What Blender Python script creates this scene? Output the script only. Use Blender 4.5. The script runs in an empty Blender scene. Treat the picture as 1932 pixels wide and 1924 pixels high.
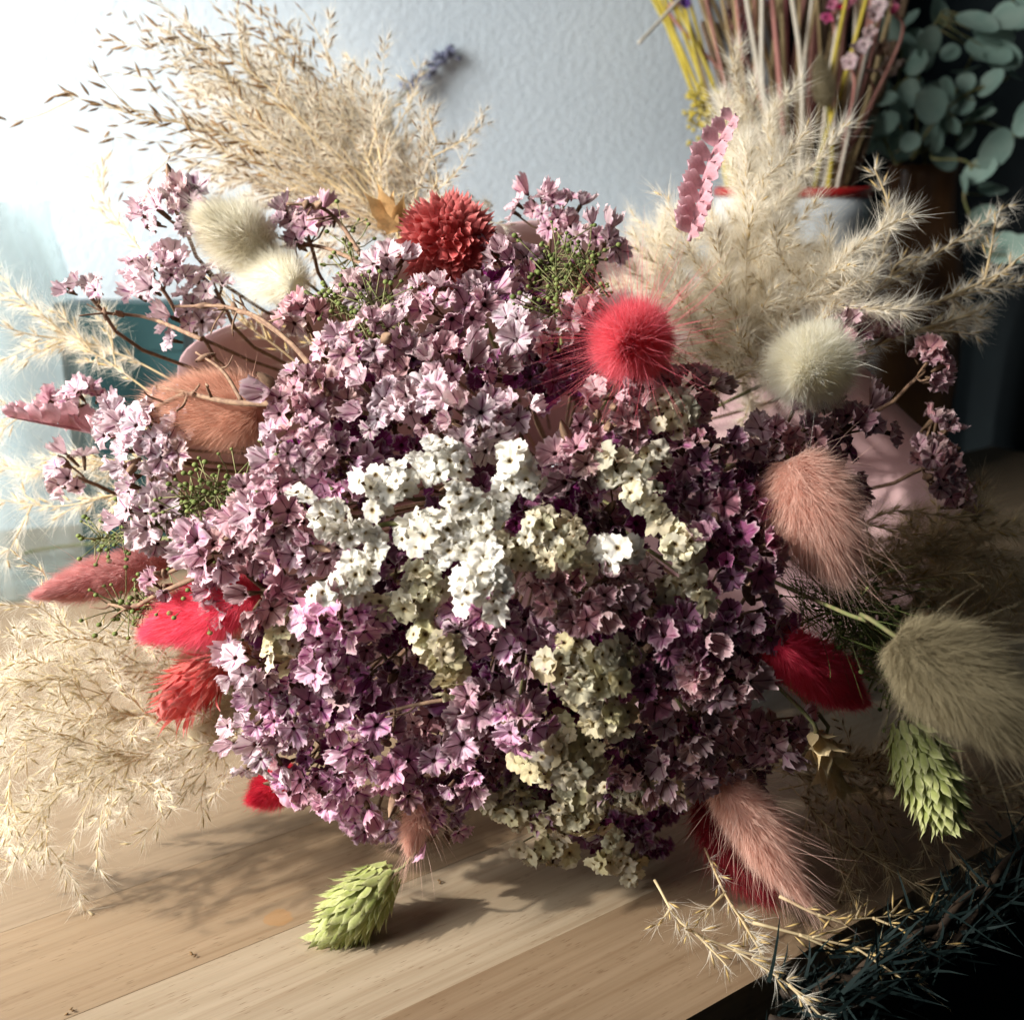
import bpy, math, random
import numpy as np
from mathutils import Vector, Matrix
random.seed(7); rng = np.random.default_rng(7)
S = bpy.context.scene
COL = S.collection

# ------------------------------------------------------------------ camera
CAM_H = 0.25; PITCH = math.radians(16.9); FPX = 2087.0        # pixel units of the 1932 x 1924 view
cam = bpy.data.cameras.new('camera'); camo = bpy.data.objects.new('camera', cam); COL.objects.link(camo)
camo.location = (0, 0, CAM_H); camo.rotation_euler = (math.pi/2 - PITCH, 0, 0)
cam.sensor_width = 36; cam.lens = 36*FPX/1932; cam.clip_start = 0.01; cam.clip_end = 50
cam.dof.use_dof = True; cam.dof.focus_distance = 0.36; cam.dof.aperture_fstop = 13
S.camera = camo
# ------------------------------------------------------------------ light: a window and low sunlight from the left
W = bpy.data.worlds.new('World'); S.world = W; W.use_nodes = True
bg = W.node_tree.nodes['Background']; bg.inputs[0].default_value = (0.55, 0.66, 0.8, 1); bg.inputs[1].default_value = 0.045
def lamp(name, kind, loc, target, energy, col, **kw):
    l = bpy.data.lights.new(name, kind); o = bpy.data.objects.new(name, l); COL.objects.link(o)
    o.location = loc; o.rotation_euler = (Vector(target)-Vector(loc)).to_track_quat('-Z', 'Y').to_euler()
    l.energy = energy; l.color = col
    for k, v in kw.items(): setattr(l, k, v)
    return o
lamp('window_light', 'AREA', (-0.76, 0.12, 0.53), (-0.24, 0.55, 0.18), 9.2, (0.98, 0.98, 0.98), shape='RECTANGLE', size=0.55, size_y=0.75, spread=math.radians(112))
# sun split into two spots: flowers, and a patch added on the upper-left wall
lamp('sunlight_on_flowers', 'SPOT', (-1.15, -0.02, 0.80), (-0.17, 0.45, 0.14), 150.0, (1.0, 0.95, 0.88), spot_size=math.radians(32), spot_blend=1.0, shadow_soft_size=0.022)
lamp('sunlight_on_wall', 'SPOT', (-1.25, -0.05, 0.98), (-0.43, 0.77, 0.39), 95.0, (1.0, 0.97, 0.92), spot_size=math.radians(16.5), spot_blend=0.7, shadow_soft_size=0.012)
S.view_settings.view_transform = 'Standard'; S.view_settings.look = 'None'
S.view_settings.exposure = 0.0; S.view_settings.gamma = 1.0
S.cycles.max_bounces = 8; S.cycles.diffuse_bounces = 6; S.cycles.glossy_bounces = 2; S.cycles.transmission_bounces = 5; S.cycles.transparent_max_bounces = 4; S.cycles.adaptive_threshold = 0.03; S.cycles.sample_clamp_indirect = 6.0

# ------------------------------------------------------------------ pixel -> place
FW = np.array([0, math.cos(PITCH), -math.sin(PITCH)]); UP = np.array([0, math.sin(PITCH), math.cos(PITCH)]); RT = np.array([1., 0, 0])
EYE = np.array([0, 0, CAM_H])
def ray(px, py): return FW + (px-966)/FPX*RT + (962-py)/FPX*UP
def at(px, py, d): return EYE + ray(px, py)*d                       # d = depth along the view axis
def ground(px, py, z=0.0):
    r = ray(px, py); return EYE + r*((z-CAM_H)/r[2])
EC = np.array([0.0, 0.43, 0.112]); ER = np.array([0.172, 0.125, 0.118])   # the bouquet's dome
def dome(px, py, off=0.0):
    """point on the dome of flower heads and its outward normal; off in metres outwards (towards the eye)"""
    r = ray(px, py); o = (EYE-EC)/ER; d = r/ER
    a = d@d; b = 2*o@d; c = o@o-1; disc = b*b-4*a*c
    t = (-b-math.sqrt(disc))/(2*a) if disc > 0 else -b/(2*a)
    p = EYE + r*t; n = (p-EC)/ER**2; n /= np.linalg.norm(n)
    p = p - r/np.linalg.norm(r)*off
    if p[2] < 0.012: p = p - r/np.linalg.norm(r)*((0.012-p[2])/abs(r[2])*np.linalg.norm(r))
    return p, n
GATHER = np.array([0.03, 0.72, 0.05])
def nrm(v):
    v = np.asarray(v, float); return v/np.maximum(np.linalg.norm(v, axis=-1, keepdims=True), 1e-9)

# ------------------------------------------------------------------ mesh helpers
def mesh_np(name, V, T, attrs=None, mats=(), smooth=True, midx=None):
    me = bpy.data.meshes.new(name); V = np.asarray(V, np.float32); T = np.asarray(T, np.int32)
    me.vertices.add(len(V)); me.vertices.foreach_set('co', V.ravel())
    me.loops.add(T.size); me.loops.foreach_set('vertex_index', T.ravel())
    me.polygons.add(len(T)); me.polygons.foreach_set('loop_start', np.arange(0, T.size, 3, dtype=np.int32))
    for k, a in (attrs or {}).items():
        a = np.asarray(a, np.float32)
        if a.ndim == 1: me.attributes.new(k, 'FLOAT', 'POINT').data.foreach_set('value', a)
        else: me.attributes.new(k, 'FLOAT_VECTOR', 'POINT').data.foreach_set('vector', a.ravel())
    for m in mats: me.materials.append(m)
    if midx is not None: me.polygons.foreach_set('material_index', np.asarray(midx, np.int32))
    me.update(calc_edges=True); me.validate()
    if smooth: me.shade_smooth()
    else: me.shade_flat()
    return me
class MB:
    def __init__(s): s.V = []; s.T = []; s.R = []; s.n = 0
    def add(s, V, T, r=None):
        V = np.asarray(V, float); s.V.append(V); s.T.append(np.asarray(T, int)+s.n); s.n += len(V)
        s.R.append(np.full(len(V), rng.random()) if r is None else np.broadcast_to(r, (len(V),)))
    def mesh(s, name, mats, base=(0, 0, 0), smooth=True):
        return mesh_np(name, np.concatenate(s.V)-np.asarray(base), np.concatenate(s.T), {'rnd': np.concatenate(s.R)}, mats, smooth)
def obj(name, me, parent=None, loc=(0, 0, 0), kind=None):
    o = bpy.data.objects.new(name, me); COL.objects.link(o); o.location = loc
    if parent: o.parent = parent
    if kind: o['kind'] = kind
    return o
def thing(name, label, cat, loc, group=None):
    o = bpy.data.objects.new(name, None); COL.objects.link(o); o.location = tuple(map(float, loc)); o.empty_display_size = 0.01
    o['label'] = label; o['category'] = cat
    if group: o['group'] = group
    return o
def tag(o, label, cat, group=None):
    o['label'] = label; o['category'] = cat
    if group: o['group'] = group
    return o
def frame_from(z, roll=0.0, x=None):
    z = Vector(z).normalized()
    x = Vector(x) if x is not None else (Vector((0, 0, 1)) if abs(z.z) < .9 else Vector((1, 0, 0)))
    x = (x - z*x.dot(z)).normalized(); y = z.cross(x)
    m = Matrix((x, y, z)).transposed()
    return m @ Matrix.Rotation(roll, 3, 'Z')
def place(o, p, m3, s=1.0):
    sc = Matrix.Diagonal((s, s, s)) if not hasattr(s, '__len__') else Matrix.Diagonal(s)
    o.matrix_basis = Matrix.Translation(Vector(p)) @ (m3 @ sc).to_4x4()
def spline(P, n=24):
    P = np.asarray(P, float)
    if len(P) == 2: t = np.linspace(0, 1, n)[:, None]; return P[0]*(1-t)+P[1]*t
    Q = np.vstack([2*P[0]-P[1], P, 2*P[-1]-P[-2]]); out = []; m = len(P)-1
    for u in np.linspace(0, m, n):
        i = min(int(u), m-1); t = u-i; a, b, c, d = Q[i:i+4]
        out.append(.5*((2*b)+(c-a)*t+(2*a-5*b+4*c-d)*t*t+(3*b-a-3*c+d)*t**3))
    return np.array(out)
def tube(P, r, sides=6):
    P = np.asarray(P, float); n = len(P); r = np.broadcast_to(np.asarray(r, float), (n,))
    tg = nrm(np.gradient(P, axis=0)); ref = np.array([0.31, 0.2, 0.93]); a = nrm(np.cross(tg, ref)); b = np.cross(tg, a)
    th = np.linspace(0, 2*math.pi, sides, endpoint=False)
    V = (P[:, None]+r[:, None, None]*(np.cos(th)[None, :, None]*a[:, None]+np.sin(th)[None, :, None]*b[:, None])).reshape(-1, 3)
    T = []
    for i in range(n-1):
        for j in range(sides):
            k = (j+1) % sides; A, B, C, D = i*sides+j, i*sides+k, (i+1)*sides+k, (i+1)*sides+j
            T += [(A, B, C), (A, C, D)]
    V = np.vstack([V, P[0], P[-1]]); e = len(V)
    for j in range(sides):
        k = (j+1) % sides; T += [(e-2, k, j), (e-1, (n-1)*sides+j, (n-1)*sides+k)]
    return V, np.array(T)
def hairs(root, d, L, w, bend=None, segs=3):
    """thin tapering strips: root (N,3), unit direction, length, width at the root"""
    N = len(root); L = np.broadcast_to(L, (N,)); w = np.broadcast_to(w, (N,))
    bend = np.zeros((N, 3)) if bend is None else bend
    side = nrm(np.cross(d, rng.normal(size=(N, 3)))); V = []
    for k in range(segs):
        t = k/segs; p = root+d*(L*t)[:, None]+bend*(L*t*t)[:, None]; q = side*(w*.5*(1-t)**.6)[:, None]
        V += [p-q, p+q]
    V.append(root+d*L[:, None]+bend*L[:, None]); m = 2*segs+1
    V = np.stack(V, 1).reshape(-1, 3); T = []
    for k in range(segs-1): a = 2*k; T += [(a, a+1, a+3), (a, a+3, a+2)]
    T.append((2*segs-2, 2*segs-1, 2*segs))
    T = (np.arange(N)[:, None, None]*m+np.array(T)[None]).reshape(-1, 3)
    return V, T, np.repeat(rng.random(N), m)
def lathe(prof, n=48):
    prof = np.asarray(prof, float); th = np.linspace(0, 2*math.pi, n, endpoint=False); m = len(prof)
    V = np.stack([np.outer(prof[:, 0], np.cos(th)), np.outer(prof[:, 0], np.sin(th)), np.repeat(prof[:, 1:2], n, 1)], -1).reshape(-1, 3); T = []
    for i in range(m-1):
        for j in range(n):
            k = (j+1) % n; A, B, C, D = i*n+j, i*n+k, (i+1)*n+k, (i+1)*n+j; T += [(A, B, C), (A, C, D)]
    return V, np.array(T)
def box(x0, x1, y0, y1, z0, z1):
    V = np.array([(x, y, z) for x in (x0, x1) for y in (y0, y1) for z in (z0, z1)])
    Q = [(0, 1, 3, 2), (4, 6, 7, 5), (0, 4, 5, 1), (2, 3, 7, 6), (0, 2, 6, 4), (1, 5, 7, 3)]
    return V, np.array([t for a, b, c, d in Q for t in ((a, b, c), (a, c, d))])

# ------------------------------------------------------------------ materials
class NT:
    def __init__(s, name):
        s.m = bpy.data.materials.new(name); s.m.use_nodes = True; s.t = s.m.node_tree; s.t.nodes.clear()
        s.out = s.t.nodes.new('ShaderNodeOutputMaterial')
    def n(s, typ, ins=None, **kw):
        x = s.t.nodes.new(typ)
        for k, v in kw.items(): setattr(x, k, v)
        for k, v in (ins or {}).items(): s.set(x, k, v)
        return x
    def set(s, x, k, v):
        i = x.inputs[k]
        if isinstance(v, bpy.types.NodeSocket): s.t.links.new(v, i)
        elif isinstance(v, tuple) and len(v) == 3 and i.type == 'RGBA': i.default_value = (*v, 1)
        else: i.default_value = v
    def math(s, op, a, b=0.0, c=None, clamp=False):
        x = s.n('ShaderNodeMath', {0: a, 1: b}, operation=op, use_clamp=clamp)
        if c is not None: s.set(x, 2, c)
        return x.outputs[0]
    def mix(s, f, a, b, blend='MIX'):
        x = s.n('ShaderNodeMix', data_type='RGBA', blend_type=blend); s.set(x, 0, f); s.set(x, 6, a); s.set(x, 7, b); return x.outputs[2]
    def remap(s, v, a, b, c=0.0, d=1.0):
        return s.n('ShaderNodeMapRange', {0: v, 1: a, 2: b, 3: c, 4: d}, interpolation_type='SMOOTHSTEP').outputs[0]
    def noise(s, vec, scale, detail=3, rough=.5):
        x = s.n('ShaderNodeTexNoise', {'Scale': scale, 'Detail': detail, 'Roughness': rough})
        if vec is not None: s.set(x, 'Vector', vec)
        return x.outputs[0]
    def attr(s, name): return s.n('ShaderNodeAttribute', attribute_name=name)
    def surf(s, col, rough=.8, trans=0.0, spec=.2, bump=None, bstr=.3, bdist=.001, tcol=None):
        p = s.n('ShaderNodeBsdfPrincipled', {'Base Color': col, 'Roughness': rough, 'Specular IOR Level': spec}); r = p.outputs[0]
        if bump is not None:
            b = s.n('ShaderNodeBump', {'Height': bump, 'Strength': bstr, 'Distance': bdist}).outputs[0]; s.set(p, 'Normal', b)
        if trans > 0:
            t = s.n('ShaderNodeBsdfTranslucent', {'Color': tcol if tcol is not None else col})
            mx = s.n('ShaderNodeMixShader', {0: trans}); s.t.links.new(r, mx.inputs[1]); s.t.links.new(t.outputs[0], mx.inputs[2]); r = mx.outputs[0]
        s.t.links.new(r, s.out.inputs[0]); s.p = p
        return s.m
def mat_fibre(name, c0, c1, trans=.35, rough=.7):
    n = NT(name); r = n.attr('rnd').outputs['Fac']; g = n.n('ShaderNodeNewGeometry').outputs['Position']; r = n.math('ADD', n.math('MULTIPLY', r, .6), n.math('MULTIPLY', n.remap(n.noise(g, 230, 2), .3, .7), .4))
    return n.surf(n.mix(r, c0, c1), rough, trans, .15)
def mat_plain(name, c, c2=None, rough=.6, trans=0, spec=.3, scale=60, bstr=.15):
    n = NT(name); g = n.n('ShaderNodeNewGeometry').outputs['Position']; f = n.noise(g, scale, 4)
    return n.surf(n.mix(n.remap(f, .35, .65), c, c2 or tuple(x*.75 for x in c)), rough, trans, spec, bump=f, bstr=bstr)
def mat_floret(name, white=False):
    n = NT(name); a = n.attr('fl'); sep = n.n('ShaderNodeSeparateXYZ', {0: a.outputs['Vector']}); ph, r, rv = sep.outputs
    oi = n.n('ShaderNodeObjectInfo'); rnd = oi.outputs['Random']; base = oi.outputs['Color']; alpha = oi.outputs['Alpha']
    tc = n.n('ShaderNodeTexCoord').outputs['Object']
    f = n.noise(tc, 420, 3); f2 = n.noise(tc, 1500, 2)
    hsv = n.n('ShaderNodeHueSaturation', {'Hue': n.remap(rnd, 0, 1, .485, .515), 'Saturation': n.remap(n.math('FRACT', n.math('MULTIPLY', rnd, 7.3)), 0, 1, .75, 1.2), 'Value': n.remap(n.math('FRACT', n.math('MULTIPLY', rnd, 3.7)), 0, 1, .82, 1.15), 'Color': base})
    c = hsv.outputs[0]
    if white:
        c = n.mix(n.math('MULTIPLY', n.remap(f, .45, .75), .4), c, (0.60, 0.50, 0.28))
        c = n.mix(n.remap(r, .32, .14), c, (0.46, 0.36, 0.18))
        c = n.mix(n.remap(r, .15, .07), c, (0.13, 0.07, 0.03))
        return n.surf(c, .75, .32, .2, bump=f2, bstr=.15, bdist=.0004)
    c = n.mix(n.math('MULTIPLY', n.remap(r, .72, 1.0), .45), c, (0.72, 0.58, 0.58))
    mg = n.math('MULTIPLY', n.math('MULTIPLY', n.remap(ph, .75, .1), n.remap(f, .38, .62)), alpha)
    c = n.mix(n.math('MULTIPLY', mg, n.remap(r, 1.05, .5)), c, (0.46, 0.10, 0.34))
    vein = n.math('MULTIPLY', n.remap(n.math('ADD', ph, n.math('MULTIPLY', f, .08)), .22, .09), n.remap(r, .98, .60))
    c = n.mix(n.math('MULTIPLY', vein, .85), c, (0.13, 0.025, 0.05))
    c = n.mix(n.remap(r, .22, .09), c, (0.07, 0.02, 0.02))
    c = n.mix(n.remap(r, -.02, -.2), c, (0.16, 0.10, 0.06))
    return n.surf(c, .8, .30, .15, bump=f2, bstr=.2, bdist=.0004)
M = {}
M['pink'] = mat_floret('mauve statice paper'); M['white'] = mat_floret('white statice paper', True)
M['stem_brown'] = mat_plain('brown stem', (0.15, 0.085, 0.055), (0.24, 0.15, 0.09), .8, scale=400)
M['stem_green'] = mat_plain('green stem', (0.13, 0.15, 0.05), (0.20, 0.17, 0.08), .8, scale=300)
M['straw'] = mat_fibre('straw fibre', (0.62, 0.47, 0.25), (0.75, 0.62, 0.38), .35)
M['seed'] = mat_fibre('brown grass seed', (0.10, 0.055, 0.025), (0.30, 0.18, 0.08), .15)
M['goldseed'] = mat_fibre('golden grass seed', (0.42, 0.27, 0.09), (0.66, 0.50, 0.22), .25)
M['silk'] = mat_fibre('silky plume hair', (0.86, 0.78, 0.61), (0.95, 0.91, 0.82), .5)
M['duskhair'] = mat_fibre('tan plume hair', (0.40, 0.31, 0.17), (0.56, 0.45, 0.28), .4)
FUR = {'cream': ((0.86, 0.81, 0.64), (0.96, 0.94, 0.86)), 'beige': ((0.26, 0.215, 0.125), (0.42, 0.355, 0.22)), 'peach': ((0.70, 0.40, 0.31), (0.91, 0.67, 0.56)),
       'coral': ((0.78, 0.10, 0.15), (0.93, 0.30, 0.33)), 'crimson': ((0.74, 0.025, 0.08), (0.93, 0.13, 0.20)), 'rose': ((0.66, 0.30, 0.29), (0.84, 0.52, 0.49)),
       'maroon': ((0.20, 0.012, 0.02), (0.34, 0.03, 0.04)), 'tan': ((0.55, 0.28, 0.19), (0.80, 0.50, 0.37)), 'hotpink': ((0.78, 0.05, 0.12), (0.93, 0.20, 0.26))}
for k, (a, b) in FUR.items(): M['fur_'+k] = mat_fibre(k+' bunny tail fur', a, b, .42)

# wood: butcher block boards along U
U = np.array([0.82, 0.572, 0]); U /= np.linalg.norm(U); Vv = np.array([-U[1], U[0], 0])
def mat_wood():
    n = NT('oiled beech boards'); g = n.n('ShaderNodeTexCoord').outputs['Object']; oi = n.n('ShaderNodeObjectInfo')
    off = n.n('ShaderNodeCombineXYZ', {0: n.math('MULTIPLY', oi.outputs['Random'], 9.0), 1: n.math('MULTIPLY', oi.outputs['Random'], 31.0)}).outputs[0]
    v = n.n('ShaderNodeVectorMath', {0: g, 1: off}, operation='ADD').outputs[0]
    st = n.n('ShaderNodeMapping', {'Vector': v, 'Scale': (3.2, 90, 90)}).outputs[0]; grain = n.noise(st, 1.6, 5, .6)
    st2 = n.n('ShaderNodeMapping', {'Vector': v, 'Scale': (12, 420, 420)}).outputs[0]; fine = n.noise(st2, 1.0, 3, .6)
    fk = n.n('ShaderNodeMapping', {'Vector': v, 'Scale': (170, 1500, 1500)}).outputs[0]
    fleck = n.n('ShaderNodeTexVoronoi', {'Vector': fk, 'Scale': 1.0, 'Randomness': 1.0}); fl = n.math('MULTIPLY', n.remap(fleck.outputs['Distance'], .34, .12), n.remap(n.noise(v, 130, 2), .48, .6))
    c = n.mix(n.remap(grain, .3, .7), (0.235, 0.180, 0.120), (0.275, 0.215, 0.148))
    c = n.mix(n.math('MULTIPLY', n.remap(fine, .42, .7), .6), c, (0.19, 0.132, 0.082))
    c = n.mix(n.math('MULTIPLY', fl, .7), c, (0.13, 0.08, 0.045))
    c = n.mix(1.0, c, oi.outputs['Color'], 'MULTIPLY')
    sp = ground(525, 1731); pos = n.n('ShaderNodeNewGeometry').outputs['Position']
    dd = n.n('ShaderNodeVectorMath', {0: pos, 1: tuple(sp)}, operation='DISTANCE').outputs['Value']
    dd = n.math('ADD', dd, n.math('MULTIPLY', n.noise(pos, 260, 2), .003))
    c = n.mix(n.math('MULTIPLY', n.remap(dd, .0068, .0058), .6), c, (0.30, 0.16, 0.06))
    return n.surf(c, n.remap(grain, .3, .7, .48, .62), 0, .35, bump=n.math('ADD', fine, n.math('MULTIPLY', fl, -1.5)), bstr=.12, bdist=.0005)
M['wood'] = mat_wood()
def mat_wall():
    n = NT('rough white plaster'); g = n.n('ShaderNodeNewGeometry').outputs['Position']
    a = n.noise(g, 190, 4, .5); b = n.noise(g, 560, 3, .6); h = n.math('ADD', a, n.math('MULTIPLY', b, .45)); big = n.noise(g, 6, 3)
    return n.surf(n.mix(n.remap(big, .3, .7), (0.545, 0.62, 0.66), (0.59, 0.66, 0.695)), .85, 0, .2, bump=h, bstr=.32, bdist=.003)
M['wall'] = mat_wall()

# ------------------------------------------------------------------ the setting
WALLV = 0.85
def uv(u, v, z): return U*u+Vv*v+np.array([0, 0, z])
def slab(name, u0, u1, v0, v1, z0, z1, mat, parent=None):
    V, T = box(u0, u1, v0, v1, z0, z1); me = mesh_np(name, V, T, None, [mat], False)
    o = obj(name, me, parent); o.rotation_euler = (0, 0, math.atan2(U[1], U[0])); return o
WD = nrm(np.array([0.97, 0.25, 0])); WN = np.array([-WD[1], WD[0], 0]); W0 = np.array([-.376, .772, 0])
V, T = box(-1.9, .60, 0, .12, -.75, 1.6); wall = obj('wall', mesh_np('wall', V, T, None, [M['wall']], False), None, W0); wall.rotation_euler = (0, 0, math.atan2(WD[1], WD[0])); wall['kind'] = 'structure'
M['floor'] = mat_plain('dark floor', (0.030, 0.022, 0.016), (0.040, 0.028, 0.02), .7, scale=8)
V, T = box(-3, 3, -2, 4, -.80, -.755); fl_ = obj('floor', mesh_np('floor', V, T, None, [M['floor']], False)); fl_['kind'] = 'structure'
table = thing('wooden_table', 'pale butcher block table of narrow beech boards under the bouquet', 'table', (0, 0, 0))
edges = [.200, .254, .310, .365, .42, .475, .53, .585, .64, .695, .75, .80, .845]
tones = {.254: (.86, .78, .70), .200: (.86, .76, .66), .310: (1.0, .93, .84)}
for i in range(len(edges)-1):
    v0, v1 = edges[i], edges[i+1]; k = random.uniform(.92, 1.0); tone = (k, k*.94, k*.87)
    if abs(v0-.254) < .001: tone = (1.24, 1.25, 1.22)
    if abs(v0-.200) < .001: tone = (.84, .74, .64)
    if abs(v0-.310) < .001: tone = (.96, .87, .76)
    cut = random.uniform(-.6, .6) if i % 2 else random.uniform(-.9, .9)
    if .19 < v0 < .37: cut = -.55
    uw = .97
    for uu in np.arange(-1.2, .97, .005):
        if (uv(uu, v0, 0)-W0)@WN > .004: uw = uu; break
    if uw < cut+.05: cut = uw-.3
    for a, b in ((-1.2, cut-.0002), (cut+.0002, uw)):
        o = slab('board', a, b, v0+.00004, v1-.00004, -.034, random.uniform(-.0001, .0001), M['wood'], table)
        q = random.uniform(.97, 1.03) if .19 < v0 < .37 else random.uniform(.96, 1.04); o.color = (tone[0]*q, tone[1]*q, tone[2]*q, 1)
# dark backdrop added to stand in for the unlit room beyond the table
M['backdrop'] = mat_plain('dark blue-black room shade', (0.006, 0.012, 0.015), (0.009, 0.017, 0.02), .55, scale=20, bstr=.05)
bdrop = thing('dark_backdrop', 'dark blue-black backdrop for the unlit room beyond the table end behind the eucalyptus', 'backdrop', uv(1.06, .3, -.7))
def backdrop_part(name, u0, u1, v0, v1, z0, z1):
    V, T = box(u0, u1, v0, v1, z0, z1); me = mesh_np(name, V, T, None, [M['backdrop']], False)
    o = obj(name, me, bdrop); a = math.atan2(U[1], U[0]); o.matrix_basis = Matrix.Translation(-Vector(bdrop.location)) @ Matrix.Rotation(a, 4, 'Z')
backdrop_part('backdrop_body', 1.02, 1.34, -1.2, 1.30, -.7, 1.3)
for k in range(5): backdrop_part('backdrop_panel', 1.006, 1.0195, -1.2+k*.51+.004, -1.2+(k+1)*.51-.004, -.66, 1.27)

# ------------------------------------------------------------------ pink wrapping paper
def paper():
    n = NT('dusty pink wrapping paper'); g = n.n('ShaderNodeNewGeometry').outputs['Position']; f = n.noise(g, 900, 3); b = n.noise(g, 14, 3)
    m = n.surf(n.mix(b, (0.58, 0.38, 0.39), (0.64, 0.44, 0.44)), .7, .12, .25, bump=n.math('ADD', n.math('MULTIPLY', f, .15), b), bstr=.25, bdist=.003)
    NA, NS = 150, 26; V = []; T = []
    C = np.array([0.005, 0.475, 0.105])
    for i in range(NA):
        ph = 2*math.pi*i/NA
        rx = .165+.012*math.sin(3*ph+1)+.006*math.sin(11*ph); rz = .119+.007*math.sin(5*ph+.4)
        if math.cos(ph) > 0: rx += .012*max(0, math.cos(ph+.35))**2
        for j in range(NS):
            s = j/(NS-1); k = (1-s)**1.25; wr = 1+.05*math.sin(9*ph+2*s)*(1-s)*s*3+.02*math.sin(23*ph+5*s)*s
            x = C[0]*(1-s)+GATHER[0]*s+math.cos(ph)*(.02+(rx-.02)*k)*wr; z = C[2]*(1-s)+GATHER[2]*s+math.sin(ph)*(.02+(rz-.02)*k)*wr
            y = C[1]+(GATHER[1]-C[1])*s-.02*math.cos(2*ph)*(1-s)+.006*math.sin(7*ph)*(1-s)
            V.append((x, y, max(z, .003+.0012*j*.1)))
    for i in range(NA):
        for j in range(NS-1):
            a, b2 = i*NS+j, ((i+1) % NA)*NS+j; T += [(a, b2, b2+1), (a, b2+1, a+1)]
    o = obj('wrapping_paper', mesh_np('wrapping_paper', V, T, None, [m]))
    md = o.modifiers.new('t', 'SOLIDIFY'); md.thickness = .0003
    tag(o, 'dusty pink wrapping paper folded round the back of the bouquet', 'wrapping paper')
paper()

# ------------------------------------------------------------------ statice florets
def floret_mesh(seed, R, white):
    r_ = np.random.default_rng(seed); lob = 5; per = 8 if not white else 5; NA = lob*per
    rings = [.05, .16, .36, .62, .84, 1.0] if not white else [.06, .2, .5, .8, 1.0]
    H = R*((r_.uniform(.9, 1.25) if seed % 4 == 0 else r_.uniform(.28, .60)) if not white else r_.uniform(.20, .42)); V = []; A = []
    lobe_amp = 1+r_.normal(0, .06, lob); lobe_z = r_.normal(0, .07, lob); jag = r_.normal(0, .055, NA)+np.where(np.arange(NA) % 2, -.075, .05)
    ruf = r_.normal(0, .085, NA); close = r_.uniform(.25, .42) if seed % 4 == 0 and not white else r_.uniform(.0, .14); cd = r_.uniform(0, 2*math.pi)
    for ri, r in enumerate(rings):
        for i in range(NA):
            th = 2*math.pi*i/NA; l = int(((i+per/2) % NA)//per); x = ((i+per/2) % per)/per-.5          # x=0 on the vein
            ph = abs(x)*2; out = (.90+.10*math.cos(math.pi*ph))*lobe_amp[l] if not white else (.94+.07*math.cos(math.pi*ph))*lobe_amp[l]
            w = r**2; rad = R*r*(1-w+w*(out+jag[i]))
            rad *= 1-close*w
            z = H*r**.75 + R*w*(lobe_z[l]+ruf[i]) + R*(.085 if not white else .04)*r*(-math.cos(math.pi*ph))*(1-.3*w) - R*.10*w*w
            z += R*.16*w*math.cos(th-cd)+R*.065*r*r_.normal()
            V.append((rad*math.cos(th), rad*math.sin(th), z)); A.append((ph, r, 0))
    nr = len(rings); T = []
    for k in range(nr-1):
        for i in range(NA):
            j = (i+1) % NA; a, b, c, d = k*NA+i, k*NA+j, (k+1)*NA+j, (k+1)*NA+i; T += [(a, b, c), (a, c, d)]
    b0 = len(V); ns = 6                                                                                   # calyx tube
    for q, (rad, z) in enumerate(((.16, .16), (.14, -.25), (.09, -.75))):
        for i in range(ns):
            th = 2*math.pi*i/ns; V.append((R*rad*math.cos(th), R*rad*math.sin(th), R*z-(.06*R if q == 0 else 0))); A.append((1, -.3, 0))
    for k in range(2):
        for i in range(ns):
            j = (i+1) % ns; a, b, c, d = b0+k*ns+i, b0+k*ns+j, b0+(k+1)*ns+j, b0+(k+1)*ns+i; T += [(a, b, c), (a, c, d)]
    b1 = len(V); V.append((0, 0, H*.12)); A.append((1, 0, 0))
    for i in range(NA): T.append((b1, i, (i+1) % NA))
    return mesh_np('floret', V, T, {'fl': A}, [M['white' if white else 'pink']], smooth=True)
PINK = [floret_mesh(100+i, .0057, False) for i in range(24)]
WHITE = [floret_mesh(300+i, .0042, True) for i in range(16)]
def bud_mesh(seed):
    r_ = np.random.default_rng(seed); V = []; T = []; ns = 8
    prof = [(.0, -.9), (.16, -.7), (.3, -.2), (.30, .2), (.22, .6), (.06, 1.0)]
    for rad, z in prof:
        for i in range(ns): th = 2*math.pi*i/ns; k = 1+.25*(i % 2)+r_.normal(0, .06); V.append((.005*rad*k*math.cos(th), .005*rad*k*math.sin(th), .005*z+r_.normal(0, .0002)))
    for k in range(len(prof)-1):
        for i in range(ns): j = (i+1) % ns; a, b, c, d = k*ns+i, k*ns+j, (k+1)*ns+j, (k+1)*ns+i; T += [(a, b, c), (a, c, d)]
    return mesh_np('bud', V, T, None, [M['stem_brown']])
BUD = [bud_mesh(i) for i in range(3)]
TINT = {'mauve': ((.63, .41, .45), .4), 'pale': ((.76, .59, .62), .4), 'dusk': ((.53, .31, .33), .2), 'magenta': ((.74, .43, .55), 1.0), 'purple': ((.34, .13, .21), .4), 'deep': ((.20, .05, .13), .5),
        'ivory': ((.88, .85, .77), 0), 'cream': ((.74, .68, .50), 0), 'aged': ((.64, .57, .38), 0)}
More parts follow.
